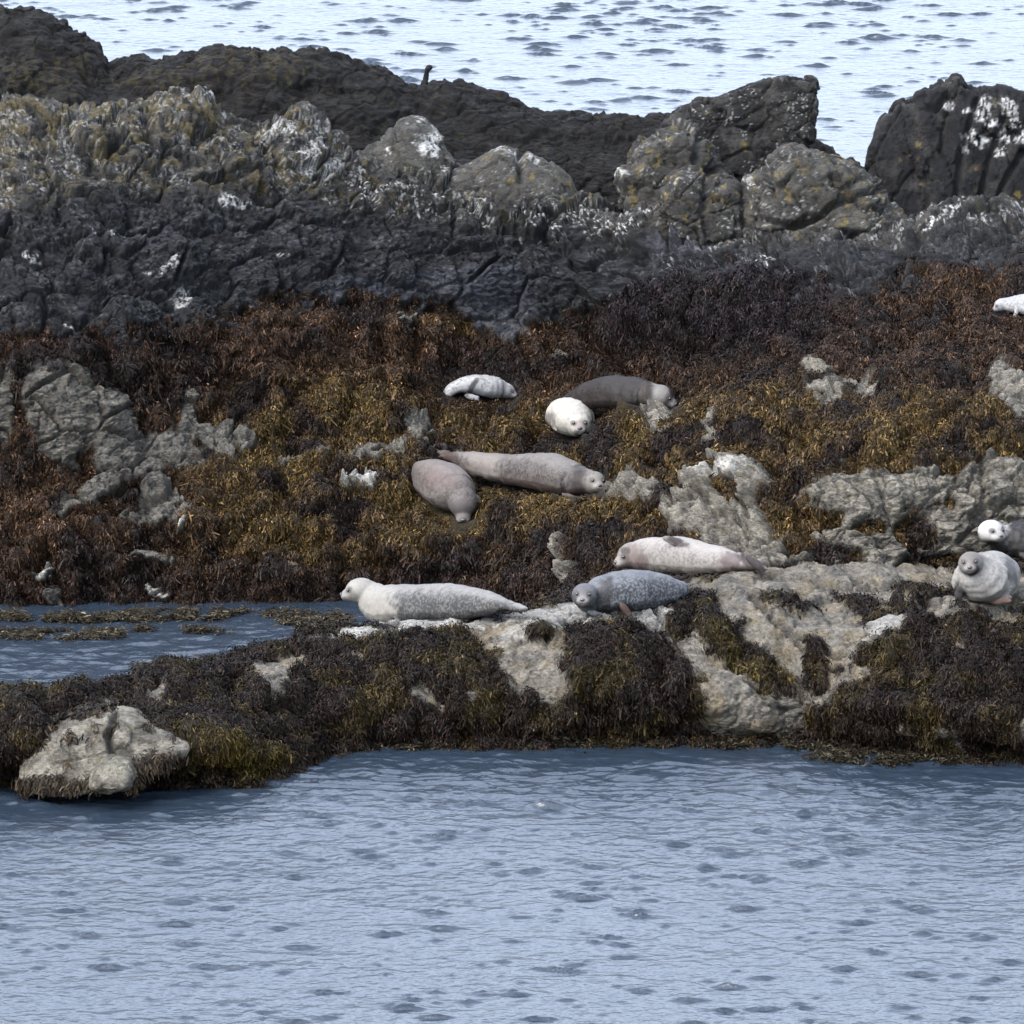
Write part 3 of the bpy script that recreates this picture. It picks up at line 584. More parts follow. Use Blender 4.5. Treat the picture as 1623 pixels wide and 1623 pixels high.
def stone(base, alt, lichen=0., white=0., wblobs=(), seed=0, lcol=(.34, .25, .07)):
    def f(P, N, u, v):
        c = np.tile(np.array([base], np.float32), (len(P), 1))
        c = mixc(c, alt, ss(fbm(P, .22, 4, 600 + seed), -.05, .35)*.9)
        c = mixc(c, [x*.45 for x in base], ss(fbm(P, .12, 3, 630 + seed), .15, .45)*.6)
        if lichen: c = mixc(c, lcol, ss(fbm(P, .12, 3, 610 + seed) + lichen + .15*N[:, 2], .30, .60)*.55)
        if white: c = mixc(c, (.50, .50, .48), ss(fbm(P, .025, 3, 620 + seed), .44 - white, .62 - white)*ss(fbm(P, .25, 2, 625 + seed), -.1, .2))
        if len(wblobs): c = mixc(c, (1.0, 1.0, .97), ss(fbm(P*np.array([1.6, 1, .7]), .035, 3, 645.), -.3, .1)*ell(u, v, wblobs, .45*fbm(P, .05, 3, 640.), .35))
        return c
    return f
make_rock('rock_outcrop', 'dark wedge of rock with a sheer right edge standing against the sea', 'rock',
 [(1040,255),(1052,205),(1072,182),(1100,163),(1140,158),(1172,150),(1196,136),(1215,130),(1262,130),(1293,129),(1294,160),(1287,215),(1284,240),(1250,290),(1210,330),(1150,350),(1060,340)],
 8.6, .35, .7, colour=stone((.024,.023,.023), (.070,.067,.060), -.36, .03, seed=1), seed=1, taper=.9, smooth=0, voxel=.014, bulge=.08, dsp=.55)
make_rock('rock_outcrop', 'tall furrowed dark rock at the right edge with white bird lime streaks', 'rock',
 [(1365,345),(1372,275),(1383,235),(1392,205),(1400,190),(1418,182),(1424,168),(1450,166),(1456,150),(1478,146),(1500,130),(1518,124),(1524,136),(1530,146),(1560,145),(1590,141),(1640,150),(1750,140),(1860,160),(1870,360),(1500,372)],
 7.9, .3, .9, colour=stone((.022,.022,.025), (.060,.058,.054), -.34, 0, wblobs=[(1560,172,10,14,0),(1600,172,16,10,0),(1575,196,12,7,0),(1540,212,14,8,-20),(1548,220,22,7,0),(1595,215,8,10,0),(1540,172,6,6,0),(1506,164,8,7,0),(1585,240,8,8,0),(1610,190,8,8,0),(1530,240,5,8,0),(1620,215,6,10,0)], seed=2), seed=2, stretch=(1.3, 1, .45), smooth=0, voxel=.016, bulge=.08, dsp=.6,
 cracks=[[(1545,160),(1525,250),(1515,345)],[(1590,190),(1565,260),(1545,350)],[(1620,240),(1590,300),(1570,350)],[(1500,150),(1480,175)]])
make_rock('boulder', 'broad cracked grey boulder with a flat lichen top below the wedge of rock', 'boulder',
 [(1172,375),(1168,330),(1185,292),(1215,268),(1245,242),(1270,238),(1300,252),(1350,268),(1385,290),(1400,315),(1430,345),(1446,375),(1440,400),(1380,410),(1280,395),(1200,392)],
 7.0, .45, .8, colour=stone((.085,.082,.072), (.15,.14,.12), -.06, .08, wblobs=[(1188,292,5,8,0),(1400,372,18,5,20),(1420,385,12,6,30)], seed=3), seed=3, dsp=.8,
 cracks=[[(1190,345),(1260,360),(1330,320),(1400,300)],[(1240,400),(1300,370),(1400,375)],[(1215,270),(1230,310)]])
make_rock('boulder', 'rounded brown grey boulder between the smooth hump and the cracked flat-topped boulder', 'boulder',
 [(985,330),(990,280),(1010,240),(1040,212),(1075,200),(1105,212),(1130,240),(1140,270),(1165,290),(1170,340),(1120,370),(1040,360)],
 7.9, .35, .7, colour=stone((.070,.067,.060), (.12,.115,.10), -.10, .08, wblobs=[(1068,292,6,5,0),(995,280,5,4,0)], seed=4), seed=4, dsp=.9,
 cracks=[[(1050,330),(1080,280),(1130,270)],[(1110,215),(1100,260)]])
make_rock('boulder', 'small knobbly grey boulder left of the cracked flat-topped boulder', 'boulder',
 [(1048,350),(1052,305),(1070,278),(1095,274),(1120,290),(1140,300),(1165,292),(1178,330),(1175,372),(1110,385),(1060,375)],
 7.1, .35, .4, colour=stone((.065,.062,.056), (.12,.11,.098), -.10, .08, wblobs=[(1068,293,6,5,0)], seed=5), seed=5, dsp=.8, voxel=.015,
 cracks=[[(1120,290),(1115,340),(1125,380)]])
make_rock('boulder', 'smooth pale grey hump of rock with a bird lime cap, right of the spotted one', 'boulder',
 [(688,330),(692,285),(712,268),(748,256),(770,246),(796,234),(822,240),(848,252),(880,266),(905,286),(918,312),(910,335),(850,345),(760,345)],
 7.9, .45, .5, colour=stone((.11,.106,.094), (.145,.138,.122), -.14, .02, wblobs=[(805,242,22,7,5),(838,248,10,5,20),(700,262,6,8,0)], seed=6), seed=6, dsp=.45, smooth=10,
 cracks=[[(822,240),(828,290)]])
make_rock('boulder', 'pointed grey boulder with yellow lichen and big white bird lime spots', 'boulder',
 [(574,310),(578,258),(584,236),(604,226),(622,206),(638,192),(660,190),(680,208),(700,228),(716,255),(712,300),(700,335),(640,340)],
 7.95, .4, .5, colour=stone((.12,.116,.10), (.16,.152,.13), .0, .03, wblobs=[(678,228,18,15,10),(594,266,6,9,0),(668,196,8,6,0),(708,266,6,8,0),(620,248,5,4,0),(690,240,8,8,0)], seed=7), seed=7, dsp=.6, smooth=6)
BL = make_rock('boulder', 'pale split boulder standing in the water at the lower left', 'boulder',
 [(30,1250),(36,1196),(58,1165),(90,1150),(112,1140),(150,1133),(190,1128),(215,1132),(240,1155),(268,1165),(300,1185),(290,1200),(250,1212),(215,1246),(120,1260),(60,1262)],
 -4.02, .55, .6, colour=stone((.40,.365,.295), (.17,.155,.125), -.4, 0., seed=8), seed=8, dsp=.24, smooth=5, voxel=.012, bulge=.16,
 cracks=[[(182,1130),(172,1165),(180,1195)]])
make_rock('boulder', 'small pale wedge-shaped stone at the foot of the split boulder', 'boulder',
 [(146,1246),(150,1222),(168,1206),(188,1199),(206,1204),(214,1224),(204,1246),(175,1252)],
 -4.2, .6, .22, colour=stone((.42,.39,.31), (.25,.23,.18), -.4, 0., seed=9), seed=9, dsp=.35, smooth=6, voxel=.010)
# ------------------------------------------------------------------ what surface is seen at a photo pixel (nearest rock)
ZB = np.full((820, 1100), 1e9, np.float32)       # 2 px cells, u from -280
for S in (SA, SB):
    uu, vv = VPIX(S.D[:, 0], S.D[:, 1], S.D[:, 2])
    i = np.clip((vv/2).astype(int), 0, 819); j = np.clip(((uu + 280)/2).astype(int), 0, 1099)
    np.minimum.at(ZB, (i, j), S.D[:, 1].astype(np.float32))
def surf(u, v, r=4):
    i = int(v/2); j = int((u + 280)/2); a = ZB[max(0, i-r):i+r+1, j-r:j+r+1]; a = a[a < 1e8]
    return float(np.median(a)) if a.size else 3.0

# ------------------------------------------------------------------ seals
def catmull(pts, n):
    p = np.array(pts, float); p = np.vstack([2*p[0]-p[1], p, 2*p[-1]-p[-2]]); out = []
    m = len(pts) - 1
    for t in np.linspace(0, m - 1e-6, n):
        k = int(t); f = t - k; a, b, c, d = p[k], p[k+1], p[k+2], p[k+3]
        out.append(.5*((2*b) + (-a+c)*f + (2*a-5*b+4*c-d)*f*f + (-a+3*b-3*c+d)*f**3))
    return np.array(out)
def loft(bm, C, rs, ru, nseg=24):
    T = np.gradient(C, axis=0); T /= np.linalg.norm(T, axis=1)[:, None]
    rings = []
    for i in range(len(C)):
        t = T[i]; up = np.array([0, 0, 1.]) - t*t[2]
        if np.linalg.norm(up) < .2: up = np.array([0, 1., 0]) - t*t[1]
        up /= np.linalg.norm(up); sd = np.cross(t, up)
        rings.append([bm.verts.new(C[i] + sd*rs[i]*math.cos(a)*(1.06 if math.sin(a) < 0 else 1) + up*ru[i]*max(math.sin(a), -.80)) for a in np.linspace(0, 2*math.pi, nseg, endpoint=False)])
    for a, b in zip(rings[:-1], rings[1:]):
        for k in range(nseg): bm.faces.new((a[k], a[(k+1) % nseg], b[(k+1) % nseg], b[k]))
    bm.faces.new(rings[0][::-1]); bm.faces.new(rings[-1])
def ellipsoid(bm, c, ax, nu=16, nv=10):
    """ax = three semi-axis vectors"""
    M = Matrix(np.array(ax).T.tolist()).to_4x4(); M.translation = Vector(c)
    bmesh.ops.create_uvsphere(bm, u_segments=nu, v_segments=nv, radius=1, matrix=M)
def head_frame(yaw, pitch, roll=0):
    y, p, r = R(yaw), R(pitch), R(roll)
    f = np.array([math.sin(y)*math.cos(p), -math.cos(y)*math.cos(p), math.sin(p)])
    s = np.cross(np.array([0, 0, 1.]), f); s /= np.linalg.norm(s)      # +X side when facing the camera
    up = np.cross(f, s)
    s2 = s*math.cos(r) + up*math.sin(r); u2 = np.cross(f, s2)
    return f, s2, u2
SPINES = []
def seal(label, spine, head, flips, colour, contact=None, eyes=(1, 1), group='seals hauled out on the reef'):
    """spine: (u, v, dY, r_side, r_up) from tail to neck, px; head: (u, v, dY, half-width px, yaw, pitch, roll)"""
    sp = np.array(spine, float)
    Yc = np.array([surf(a, b + d*.9) for a, b, _, _, d in spine]) if contact is None else np.interp(sp[:, 0], *contact)
    if np.ptp(sp[:, 2]) < .01:                                # side-on: straight footprint
        k = np.polyfit(sp[:, 0], Yc, 1, w=sp[:, 4]); k[0] = np.clip(k[0], -.006, .006)
        mu = np.average(sp[:, 0], weights=sp[:, 4]); Yb = np.average(Yc, weights=sp[:, 4]) + k[0]*(sp[:, 0] - mu)
    else: Yb = np.full(len(sp), surf(sp[-1, 0], sp[-1, 1] + sp[-1, 4]*.95))
    Yb = Yb + sp[:, 2] + .03
    X, Y, Z = W(sp[:, 0], sp[:, 1], Yb)
    C = catmull(np.stack([X, Y, Z, sp[:, 3]*PX, sp[:, 4]*PX], 1), 40)
    C[:, 3:] = np.maximum(C[:, 3:], .012)
    bm = bmesh.new(); loft(bm, C[:, :3], C[:, 3], C[:, 4])
    for e in (0, -1): ellipsoid(bm, C[e, :3], np.diag([C[e, 3]*.9]*2 + [C[e, 4]*.9]))
    hu, hv, hd, hw, yaw, pitch, roll = head
    Yh = Yb[-1] - sp[-1, 2] + hd
    H = np.array([float(q) for q in W(hu, hv, Yh)]); f, s, up = head_frame(yaw, pitch, roll); h = hw*PX
    ellipsoid(bm, H, [s*h, up*h*.93, f*h*1.15], 24, 16)
    ellipsoid(bm, H + f*h*.83 - up*h*.24, [s*h*.58, up*h*.50, f*h*.64])
    for q in (-1, 1): ellipsoid(bm, H + f*h*1.22 - up*h*.31 + s*h*.20*q, [s*h*.30, up*h*.26, f*h*.28])
    ellipsoid(bm, H + f*h*1.08 - up*h*.52, [s*h*.30, up*h*.20, f*h*.30])
    # neck joins the head to the last spine ring
    E = C[-1, :3]; n = 8; L = np.array([E*(1-t) + (H - f*h*.25)*t for t in np.linspace(0, 1, n)])
    if np.linalg.norm(E - H) > .04:
        rr = np.linspace(C[-1, 3]*.97, h*.95, n); ru_ = np.linspace(C[-1, 4]*.97, h*.92, n); loft(bm, L, rr, ru_)
    FL = []
    for (fu, fv, fd, ang, ln, wd, out_) in flips:             # ang: direction in the picture, degrees clockwise from right; out_: lean towards the camera
        i = int(np.argmin(np.abs(sp[:, 0] - fu))); Yf = Yb[i] + fd
        c0 = np.array([float(q) for q in W(fu, fv, Yf)])
        a = R(ang); d = np.array([math.cos(a), -out_, -math.sin(a)]); d /= np.linalg.norm(d)
        nrm = np.array([0, -1., .35]); nrm -= d*nrm.dot(d); nrm /= np.linalg.norm(nrm); sd = np.cross(d, nrm)
        ellipsoid(bm, c0, [d*ln*PX*.5, sd*wd*PX*.5, nrm*.018])
        for q in (-.3, .3): ellipsoid(bm, c0 + d*ln*PX*.42 + sd*wd*PX*q, [d*ln*PX*.16, sd*wd*PX*.16, nrm*.014])
        FL.append((fu, fv, max(ln, wd)*.5))
    me = bpy.data.meshes.new('tmp'); bm.to_mesh(me); bm.free()
    me = remeshed(me, .0095, 5)
    nv = len(me.vertices); P = np.empty(nv*3, np.float32); me.vertices.foreach_get('co', P); P = P.reshape(-1, 3)
    uu, vv = VPIX(P[:, 0], P[:, 1], P[:, 2])
    # folds of skin
    N = np.empty(nv*3, np.float32); me.vertices.foreach_get('normal', N); N = N.reshape(-1, 3)
    dh = np.linalg.norm(P - H, axis=1)
    body = ss(dh, h*1.3, h*2.2)
    P = P + N*(body*(.009*fbm(P, .13, 2, 700.) + .014*perlin(P, .30, 720.) - .005*np.exp(-((dh/h - 1.9)/.16)**2) - .003*np.exp(-((dh/h - 2.5)/.18)**2)))[:, None]
    # height round the body, 0 belly .. 1 back
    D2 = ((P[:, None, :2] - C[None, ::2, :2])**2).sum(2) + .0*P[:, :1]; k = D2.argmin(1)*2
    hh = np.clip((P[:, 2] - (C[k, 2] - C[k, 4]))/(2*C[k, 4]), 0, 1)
    t_ = k/39.
    c = np.clip(colour(P, N, uu, vv, hh, t_), 0, 1)**1.35*.325
    # face: dark muzzle, mouth line, dark rings round the eyes
    L = (P - H)/h; lf, ls, lu = L@f, L@s, L@up
    return_head = (H, f, s, up, h)
    
    muz = ss(lf, .9, 1.35)*(1 - ss(np.hypot(ls, lu + .15), .35, .65))
    c = mixc(c, seal_face['muzzle'], muz*seal_face['m'])
    for q in eyes_list(eyes):
        e = np.sqrt((ls - .47*q)**2 + (lu - .22)**2); c = mixc(c, (.03, .026, .024), (1 - ss(e, .16, .31))*ss(lf, .5, .7)*.8)
    mouth = np.exp(-((lu + .42 - .10*np.abs(ls)*2)/.045)**2)*ss(lf, 1.0, 1.15)*(np.abs(ls) < .45)
    c = mixc(c, (.03, .025, .025), mouth*.7)
    org = Vector((float(C[:, 0].mean()), float(C[:, 1].mean()), float(P[:, 2].min())))
    me.vertices.foreach_set('co', (P - np.array(org, np.float32)).astype(np.float32).ravel()); set_col(me, c); me.update()
    me.polygons.foreach_set('use_smooth', np.full(len(me.polygons), True)); me.materials.clear(); me.materials.append(M_SEAL)
    me.name = 'seal'; ob = bpy.data.objects.new('seal', me); COL.objects.link(ob); ob.location = org
    tag(ob, label, 'seal', group)
    def child(nm, c_, ax, mat):
        b = bmesh.new(); ellipsoid(b, c_ - np.array(org), ax, 14, 8); m_ = bpy.data.meshes.new(nm); b.to_mesh(m_); b.free()
        for p in m_.polygons: p.use_smooth = True
        m_.materials.append(mat); o_ = bpy.data.objects.new(nm, m_); COL.objects.link(o_); o_.parent = ob
    for q in eyes_list(eyes): child('eye', H + f*h*.99 + s*h*.46*q + up*h*.22, [s*h*.125, up*h*.115, f*h*.11], M_EYE)
    child('nose', H + f*h*1.46 - up*h*.15, [s*h*.19, up*h*.12, f*h*.10], M_NOSE)
    for p in C[::3]: SPINES.append((p[0], p[1], p[2], max(p[3], p[4])))
    SPINES.append((*H, h*1.3)); SPINES.append((*(H + f*h*1.1 + np.array([0, -.05, -.03])), h*1.0))
    return ob
def eyes_list(e): return [q for q, k in zip((-1, 1), e) if k]
seal_face = {'muzzle': (.10, .09, .085), 'm': .7}
def fur(base, mott, amt=.6, sz=.035, belly=None, back=None, seed=0, extra=None):
    def f(P, N, u, v, hh, t):
        c = np.tile(np.array([base], np.float32), (len(P), 1))
        c = mixc(c, mott, ss(fbm(P, sz, 3, 800 + seed) + .3*fbm(P, .2, 2, 810 + seed), .0, .26)*min(1, amt*1.25))
        if back is not None: c = mixc(c, back, ss(hh + .10*fbm(P, .08, 2, 820.), .72, 1.0)*.7)  # paler top: light from above painted into the coat
        if belly is not None: c = mixc(c, belly, (1 - ss(hh + .12*fbm(P, .08, 2, 830.), .15, .6))*.85)  # darker belly: underside shade painted into the coat
        if extra is not None: c = extra(c, P, u, v)
        return c
    return f
def blobs(*items):
    def f(c, P, u, v):
        wn = .40*fbm(P, .07, 3, 850.)
        for E, col, a in items: c = mixc(c, col, ell(u, v, [E], wn, .42)*a)
        return c
    return f
# 1
seal('white seal curled like a banana, the topmost left one of the group',
     [(697,650,0,4,4),(702,637,0,7,7),(710,624,0,10,10),(724,613,0,14,13),(745,609,0,19,17),(768,613,0,24,21),(788,616,0,23,20)], (801,619,0,15,75,-10,0),
     [(747,629,-.10,12,26,9,.2)],
     fur((.58,.57,.555), (.33,.33,.34), .6, .022, seed=1, belly=(.42,.42,.42), extra=blobs(((748,613,18,4,-55),(.12,.12,.12),.9),((800,622,18,14,0),(.30,.29,.29),.7),((702,636,6,12,20),(.12,.11,.11),.8))), eyes=(1, 0))
# 2
seal('dark brown seal with a white head lying stretched out behind the round white seal',
     [(872,656,0,10,8),(895,645,0,20,15),(930,630,0,30,25),(965,624,0,33,30),(1000,625,0,33,29),(1028,628,0,29,25)], (1048,628,-.04,21,62,-14,0),
     [],
     fur((.052,.042,.038), (.085,.072,.064), .6, .02, seed=2, back=(.075,.065,.06), extra=blobs(((1046,625,15,30,8),(.36,.345,.33),.85),((1064,640,10,16,0),(.14,.13,.13),.9),((1022,630,10,26,5),(.12,.10,.085),.6))), eyes=(1, 0))
# 3
seal('round white seal seen head-on with a dark muzzle, in front of the dark brown one',
     [(872,668,.95,7,5),(880,660,.7,16,14),(890,656,.45,28,25),(901,659,.2,36,31),(908,664,.0,39,33)], (917,674,-.10,22,4,8,0),
     [(868,668,.25,130,26,12,.0)],
     fur((.66,.64,.59), (.50,.48,.43), .4, seed=3, belly=(.50,.48,.42), extra=blobs(((869,670,9,16,10),(.14,.12,.11),.6),((920,674,12,10,0),(.36,.31,.27),.8),((920,683,8,8,0),(.05,.045,.045),.9))))
# 4
seal('long mottled grey seal in the middle with its pale face turned to the camera',
     [(702,722,0,9,7),(725,727,0,14,12),(760,737,0,24,21),(800,744,0,32,25),(845,747,0,38,31),(882,753,0,40,33),(912,763,0,34,29)], (941,765,-.12,21,20,8,-4),
     [(704,716,0,185,26,10,0),(706,724,-.06,195,24,10,.1),(900,786,-.24,20,26,12,.3)],
     fur((.21,.19,.178), (.10,.088,.082), .65, .018, seed=4, back=(.36,.34,.32), belly=(.16,.125,.11), extra=blobs(((765,737,28,24,15),(.38,.35,.32),.7),((918,765,12,30,0),(.07,.055,.05),.7),((946,766,20,24,0),(.42,.40,.365),.7),((705,720,18,10,0),(.13,.09,.075),.8))))
# 5
seal('pinkish tan seal pointing its head down towards the camera left of the long grey seal',
     [(664,738,.9,10,8),(673,744,.7,22,17),(687,755,.45,37,30),(704,768,.22,44,36),(719,781,.05,43,35)], (733,795,-.10,25,4,-40,0),
     [(674,798,-.05,150,24,10,.1),(757,790,-.1,50,20,10,.2)],
     fur((.24,.215,.197), (.14,.124,.115), .65, .02, seed=5, back=(.36,.32,.30), extra=blobs(((726,806,16,14,0),(.11,.10,.105),.9),((733,806,28,20,0),(.28,.25,.24),.5),((698,760,30,14,20),(.24,.18,.165),.5))), eyes=(0, 0))
# 6
seal('pale cream seal lying on its side with a dark flipper on top',
     [(1206,899,0,7,5),(1182,894,0,15,12),(1150,891,0,24,21),(1110,887,0,32,28),(1070,882,0,35,32),(1035,880,0,32,29),(1015,880,0,27,26)], (1003,880,-.02,23,-62,-8,0),
     [(1070,859,-.19,20,44,13,.0),(1196,892,-.04,38,46,15,.1),(1182,884,.02,28,36,12,.0)],
     fur((.42,.40,.375), (.27,.245,.23), .6, .022, seed=6, back=(.54,.51,.48), belly=(.36,.32,.29), extra=blobs(((998,882,18,22,0),(.27,.22,.20),.7),((991,873,7,6,0),(.10,.085,.08),.8),((1018,893,10,12,0),(.20,.15,.14),.7),((1155,890,16,16,30),(.19,.14,.145),.7),((1193,892,28,10,35),(.09,.075,.075),.9),((1072,859,22,6,22),(.13,.11,.105),.95),((1176,903,30,8,0),(.12,.09,.085),.7))), eyes=(0, 1))
# 7
seal('long pale-headed seal with a grey flank raising its head to the left on the ledge',
     [(832,966,0,6,4),(805,960,0,13,10),(770,958,0,24,22),(730,958,0,33,30),(685,958,0,38,33),(640,959,0,38,33),(610,960,0,34,32),(590,948,0,28,27)], (572,936,0,22,-80,-3,0),
     [(640,984,-.22,20,34,14,.2),(812,966,-.03,15,36,10,.1)],
     fur((.125,.125,.128), (.30,.29,.28), .6, .02, seed=7, back=(.46,.45,.43), extra=blobs(((583,945,40,40,40),(.47,.455,.42),.92),((600,975,28,24,20),(.46,.44,.40),.8),((560,945,10,6,0),(.30,.28,.26),.6))), eyes=(0, 1))
# 8
seal('dark blue grey speckled seal with its chin on the pale rock, facing the camera',
     [(1078,934,0,16,14),(1058,936,0,28,25),(1020,936,0,36,31),(985,938,0,38,33),(955,944,0,34,30),(938,952,0,26,23)], (927,944,-.12,21,-8,6,0),
     [(992,968,-.26,50,34,12,.3),(1080,930,.0,5,18,12,0),(942,972,-.2,10,26,10,.3)],
     fur((.11,.115,.125), (.33,.34,.36), .65, .018, seed=8, back=(.30,.31,.33), extra=blobs(((925,962,18,14,0),(.24,.24,.25),.7),((992,968,16,9,50),(.12,.075,.055),.95),((926,940,18,18,0),(.20,.19,.19),.6),((958,945,14,30,10),(.06,.058,.06),.7))))
# 9
seal('plump pale seal with a grey brown face sitting near the right edge',
     [(1596,905,.85,12,9),(1588,905,.6,28,23),(1576,910,.35,41,35),(1564,915,.15,48,40),(1556,918,.0,47,40)], (1539,893,-.14,20,-8,6,6),
     [(1602,905,.05,70,34,13,.1),(1580,951,-.42,-6,40,10,.2),(1520,940,-.12,95,30,16,.2)],
     fur((.47,.455,.43), (.30,.29,.28), .4, .022, seed=9, belly=(.38,.36,.34), extra=blobs(((1539,885,24,18,0),(.26,.24,.225),.85),((1541,902,9,10,0),(.055,.045,.043),.9),((1583,953,20,6,-5),(.42,.29,.24),.95),((1521,945,12,22,0),(.035,.03,.03),.9),((1603,905,8,22,-15),(.13,.12,.12),.8))))
# 10
seal('dark bodied seal with a white head just above the plump pale seal',
     [(1800,868,0,10,8),(1760,862,0,24,18),(1710,856,0,38,32),(1660,854,0,42,36),(1620,856,0,38,33),(1592,858,0,28,25)], (1571,843,-.08,21,28,4,0),
     [(1630,884,-.2,20,34,12,.2)],
     fur((.055,.052,.052), (.12,.115,.11), .5, seed=10, extra=blobs(((1568,838,27,24,0),(.66,.65,.63),.97),((1575,868,22,10,20),(.04,.038,.038),.9))))
# 11
seal('white seal alone high on the weed, only its front half inside the right edge',
     [(1790,492,0,8,6),(1750,488,0,18,14),(1700,485,0,27,21),(1655,484,0,28,21),(1620,483,0,22,17),(1600,483,0,16,13)], (1588,483,0,12,-72,-16,0),
     [(1610,496,-.10,100,16,10,.2)],
     fur((.54,.54,.535), (.32,.33,.35), .55, .022, seed=11, back=(.48,.49,.52)), eyes=(0, 1))

# ------------------------------------------------------------------ the bird on the far ridge
def build_bird():
    Yb = 10.25
    def q(u, v, d=0): return np.array([float(x) for x in W(u, v, Yb + d)])
    bm = bmesh.new()
    pts = [(640,172,.34,3),(650,160,.24,9),(661,150,.1,13),(671,143,.0,12.5),(673,134,-.02,8.5),(675,124,-.02,5.4),(676.5,115,-.02,5.0),(679,108,-.02,6.0)]
    C = catmull([(*q(a, b, d), r*PX) for a, b, d, r in pts], 30); loft(bm, C[:, :3], C[:, 3], C[:, 3], 16)
    ellipsoid(bm, q(680.5, 107, -.02), np.diag([6.4*PX, 5*PX, 5.4*PX]))
    for sgn in (-1, 1): ellipsoid(bm, q(662, 152, .12) + np.array([0, 0.03*sgn, 0]) + np.array([.035*sgn, 0, 0]), [np.array([.02, .0, 0]), np.array([-.02, .10, -.06]), np.array([0, .03, .04])])
    me = bpy.data.meshes.new('tmp'); bm.to_mesh(me); bm.free(); me = remeshed(me, .006, 3)
    org = Vector(q(660, 160, .1)); P = np.empty(len(me.vertices)*3, np.float32); me.vertices.foreach_get('co', P); P = P.reshape(-1, 3) - np.array(org, np.float32)
    me.vertices.foreach_set('co', P.ravel()); me.update(); me.materials.clear(); me.materials.append(M_BIRD); me.name = 'cormorant'
    me.polygons.foreach_set('use_smooth', np.full(len(me.polygons), True))
    ob = bpy.data.objects.new('cormorant', me); COL.objects.link(ob); ob.location = org
    tag(ob, 'black long-necked seabird perched on the far ridge against the water', 'bird')
    b = bmesh.new(); h = q(683, 106.5, -.02) - np.array(org)
    bmesh.ops.create_cone(b, segments=8, radius1=.009, radius2=.002, depth=.055, cap_ends=True, matrix=Matrix.Translation(Vector(h) + Vector((.022, 0, -.001))) @ Matrix.Rotation(R(90), 4, 'Y'))
    m = bpy.data.meshes.new('beak'); b.to_mesh(m); b.free(); m.materials.append(M_NOSE); o = bpy.data.objects.new('beak', m); COL.objects.link(o); o.parent = ob
    b = bmesh.new(); ellipsoid(b, q(682, 106, -.02) - np.array(org) + np.array([0, -.021, 0]), np.diag([.004]*3), 8, 6)
    m = bpy.data.meshes.new('eye'); b.to_mesh(m); b.free(); m.materials.append(M_EYE); o = bpy.data.objects.new('eye', m); COL.objects.link(o); o.parent = ob
build_bird()

# ------------------------------------------------------------------ seaweed: draped fronds in tufts
SP = np.array(SPINES)
def clear_of_seals(P, pad=.035):
    ok = np.ones(len(P), bool); U, Vp = VPIX(P[:, 0], P[:, 1], P[:, 2])
    for x, y, z, r in SP:
        ok &= ((P - np.array([x, y, z]))**2).sum(1) > (r*1.02 + pad)**2
        a, b = VPIX(x, y, z); ok &= ~((np.hypot(U - a, Vp - b)*PX < r*.93) & (P[:, 1] < y + r))
    return ok
def fronds(name, B, N, col, n_per, length, width, label, flat=False, seed=0):
    g = np.random.default_rng(100 + seed)
    nb = len(B); n = nb*n_per
    Bc = np.repeat(B, n_per, 0) + g.normal(0, .019, (n, 3)); Nn = np.repeat(N, n_per, 0); cc = np.repeat(col, n_per, 0)
    G = np.array([0, 0, -1.])
    if flat: D = np.repeat(np.stack([g.normal(0, 1, nb), g.normal(0, .7, nb), np.zeros(nb)], 1), n_per, 0)
    else: D = G - Nn*(Nn@G)[:, None] + np.repeat(g.normal(0, .45, (nb, 3)), n_per, 0)
    D = D + g.normal(0, .38, (n, 3)); D -= Nn*(D*Nn).sum(1)[:, None]*.92; D /= np.linalg.norm(D, axis=1)[:, None] + 1e-6
    S_ = np.cross(D, Nn) + Nn*g.normal(0, .35, (n, 1)); S_ /= np.linalg.norm(S_, axis=1)[:, None] + 1e-6
    ln = length*g.uniform(.5, 1.3, n)*(1 if not flat else 1); wd = width*g.uniform(.6, 1.4, n)
    lift = (.012 if flat else .010)*g.uniform(.3, 1.3, n)
    V = []; CC = []
    jit = np.exp(g.normal(-.15, .45, (n, 1)))*np.repeat(np.exp(g.normal(-.1, .5, (nb, 1))), n_per, 0)
    bend = g.normal(0, .25, n)
    ts = (0, .5, 1.0); ws = (.5, 1.1, .7)
    for t, wf in zip(ts, ws):
        h = lift*math.sin(math.pi*(.15 + .8*t))*1.2
        p = Bc + D*(ln*t)[:, None] + Nn*h[:, None] + S_*(ln*bend*t*t)[:, None]
        if not flat: p[:, 2] -= ln*.25*t*t
        V += [p - S_*(wd*wf*.5)[:, None], p + S_*(wd*wf*.5)[:, None]]
        CC += [cc*jit*(.75 + .65*t)]*2
    V = np.stack(V, 1).reshape(-1, 3); CC = np.stack(CC, 1).reshape(-1, 3)
    base = np.arange(n)[:, None]*6
    F = np.concatenate([base + np.array([[0, 1, 3, 2]]), base + np.array([[2, 3, 5, 4]])])
    o = mesh_np(name, V, F, M_WEED, CC); tag(o, label, 'seaweed', kind='stuff'); return o
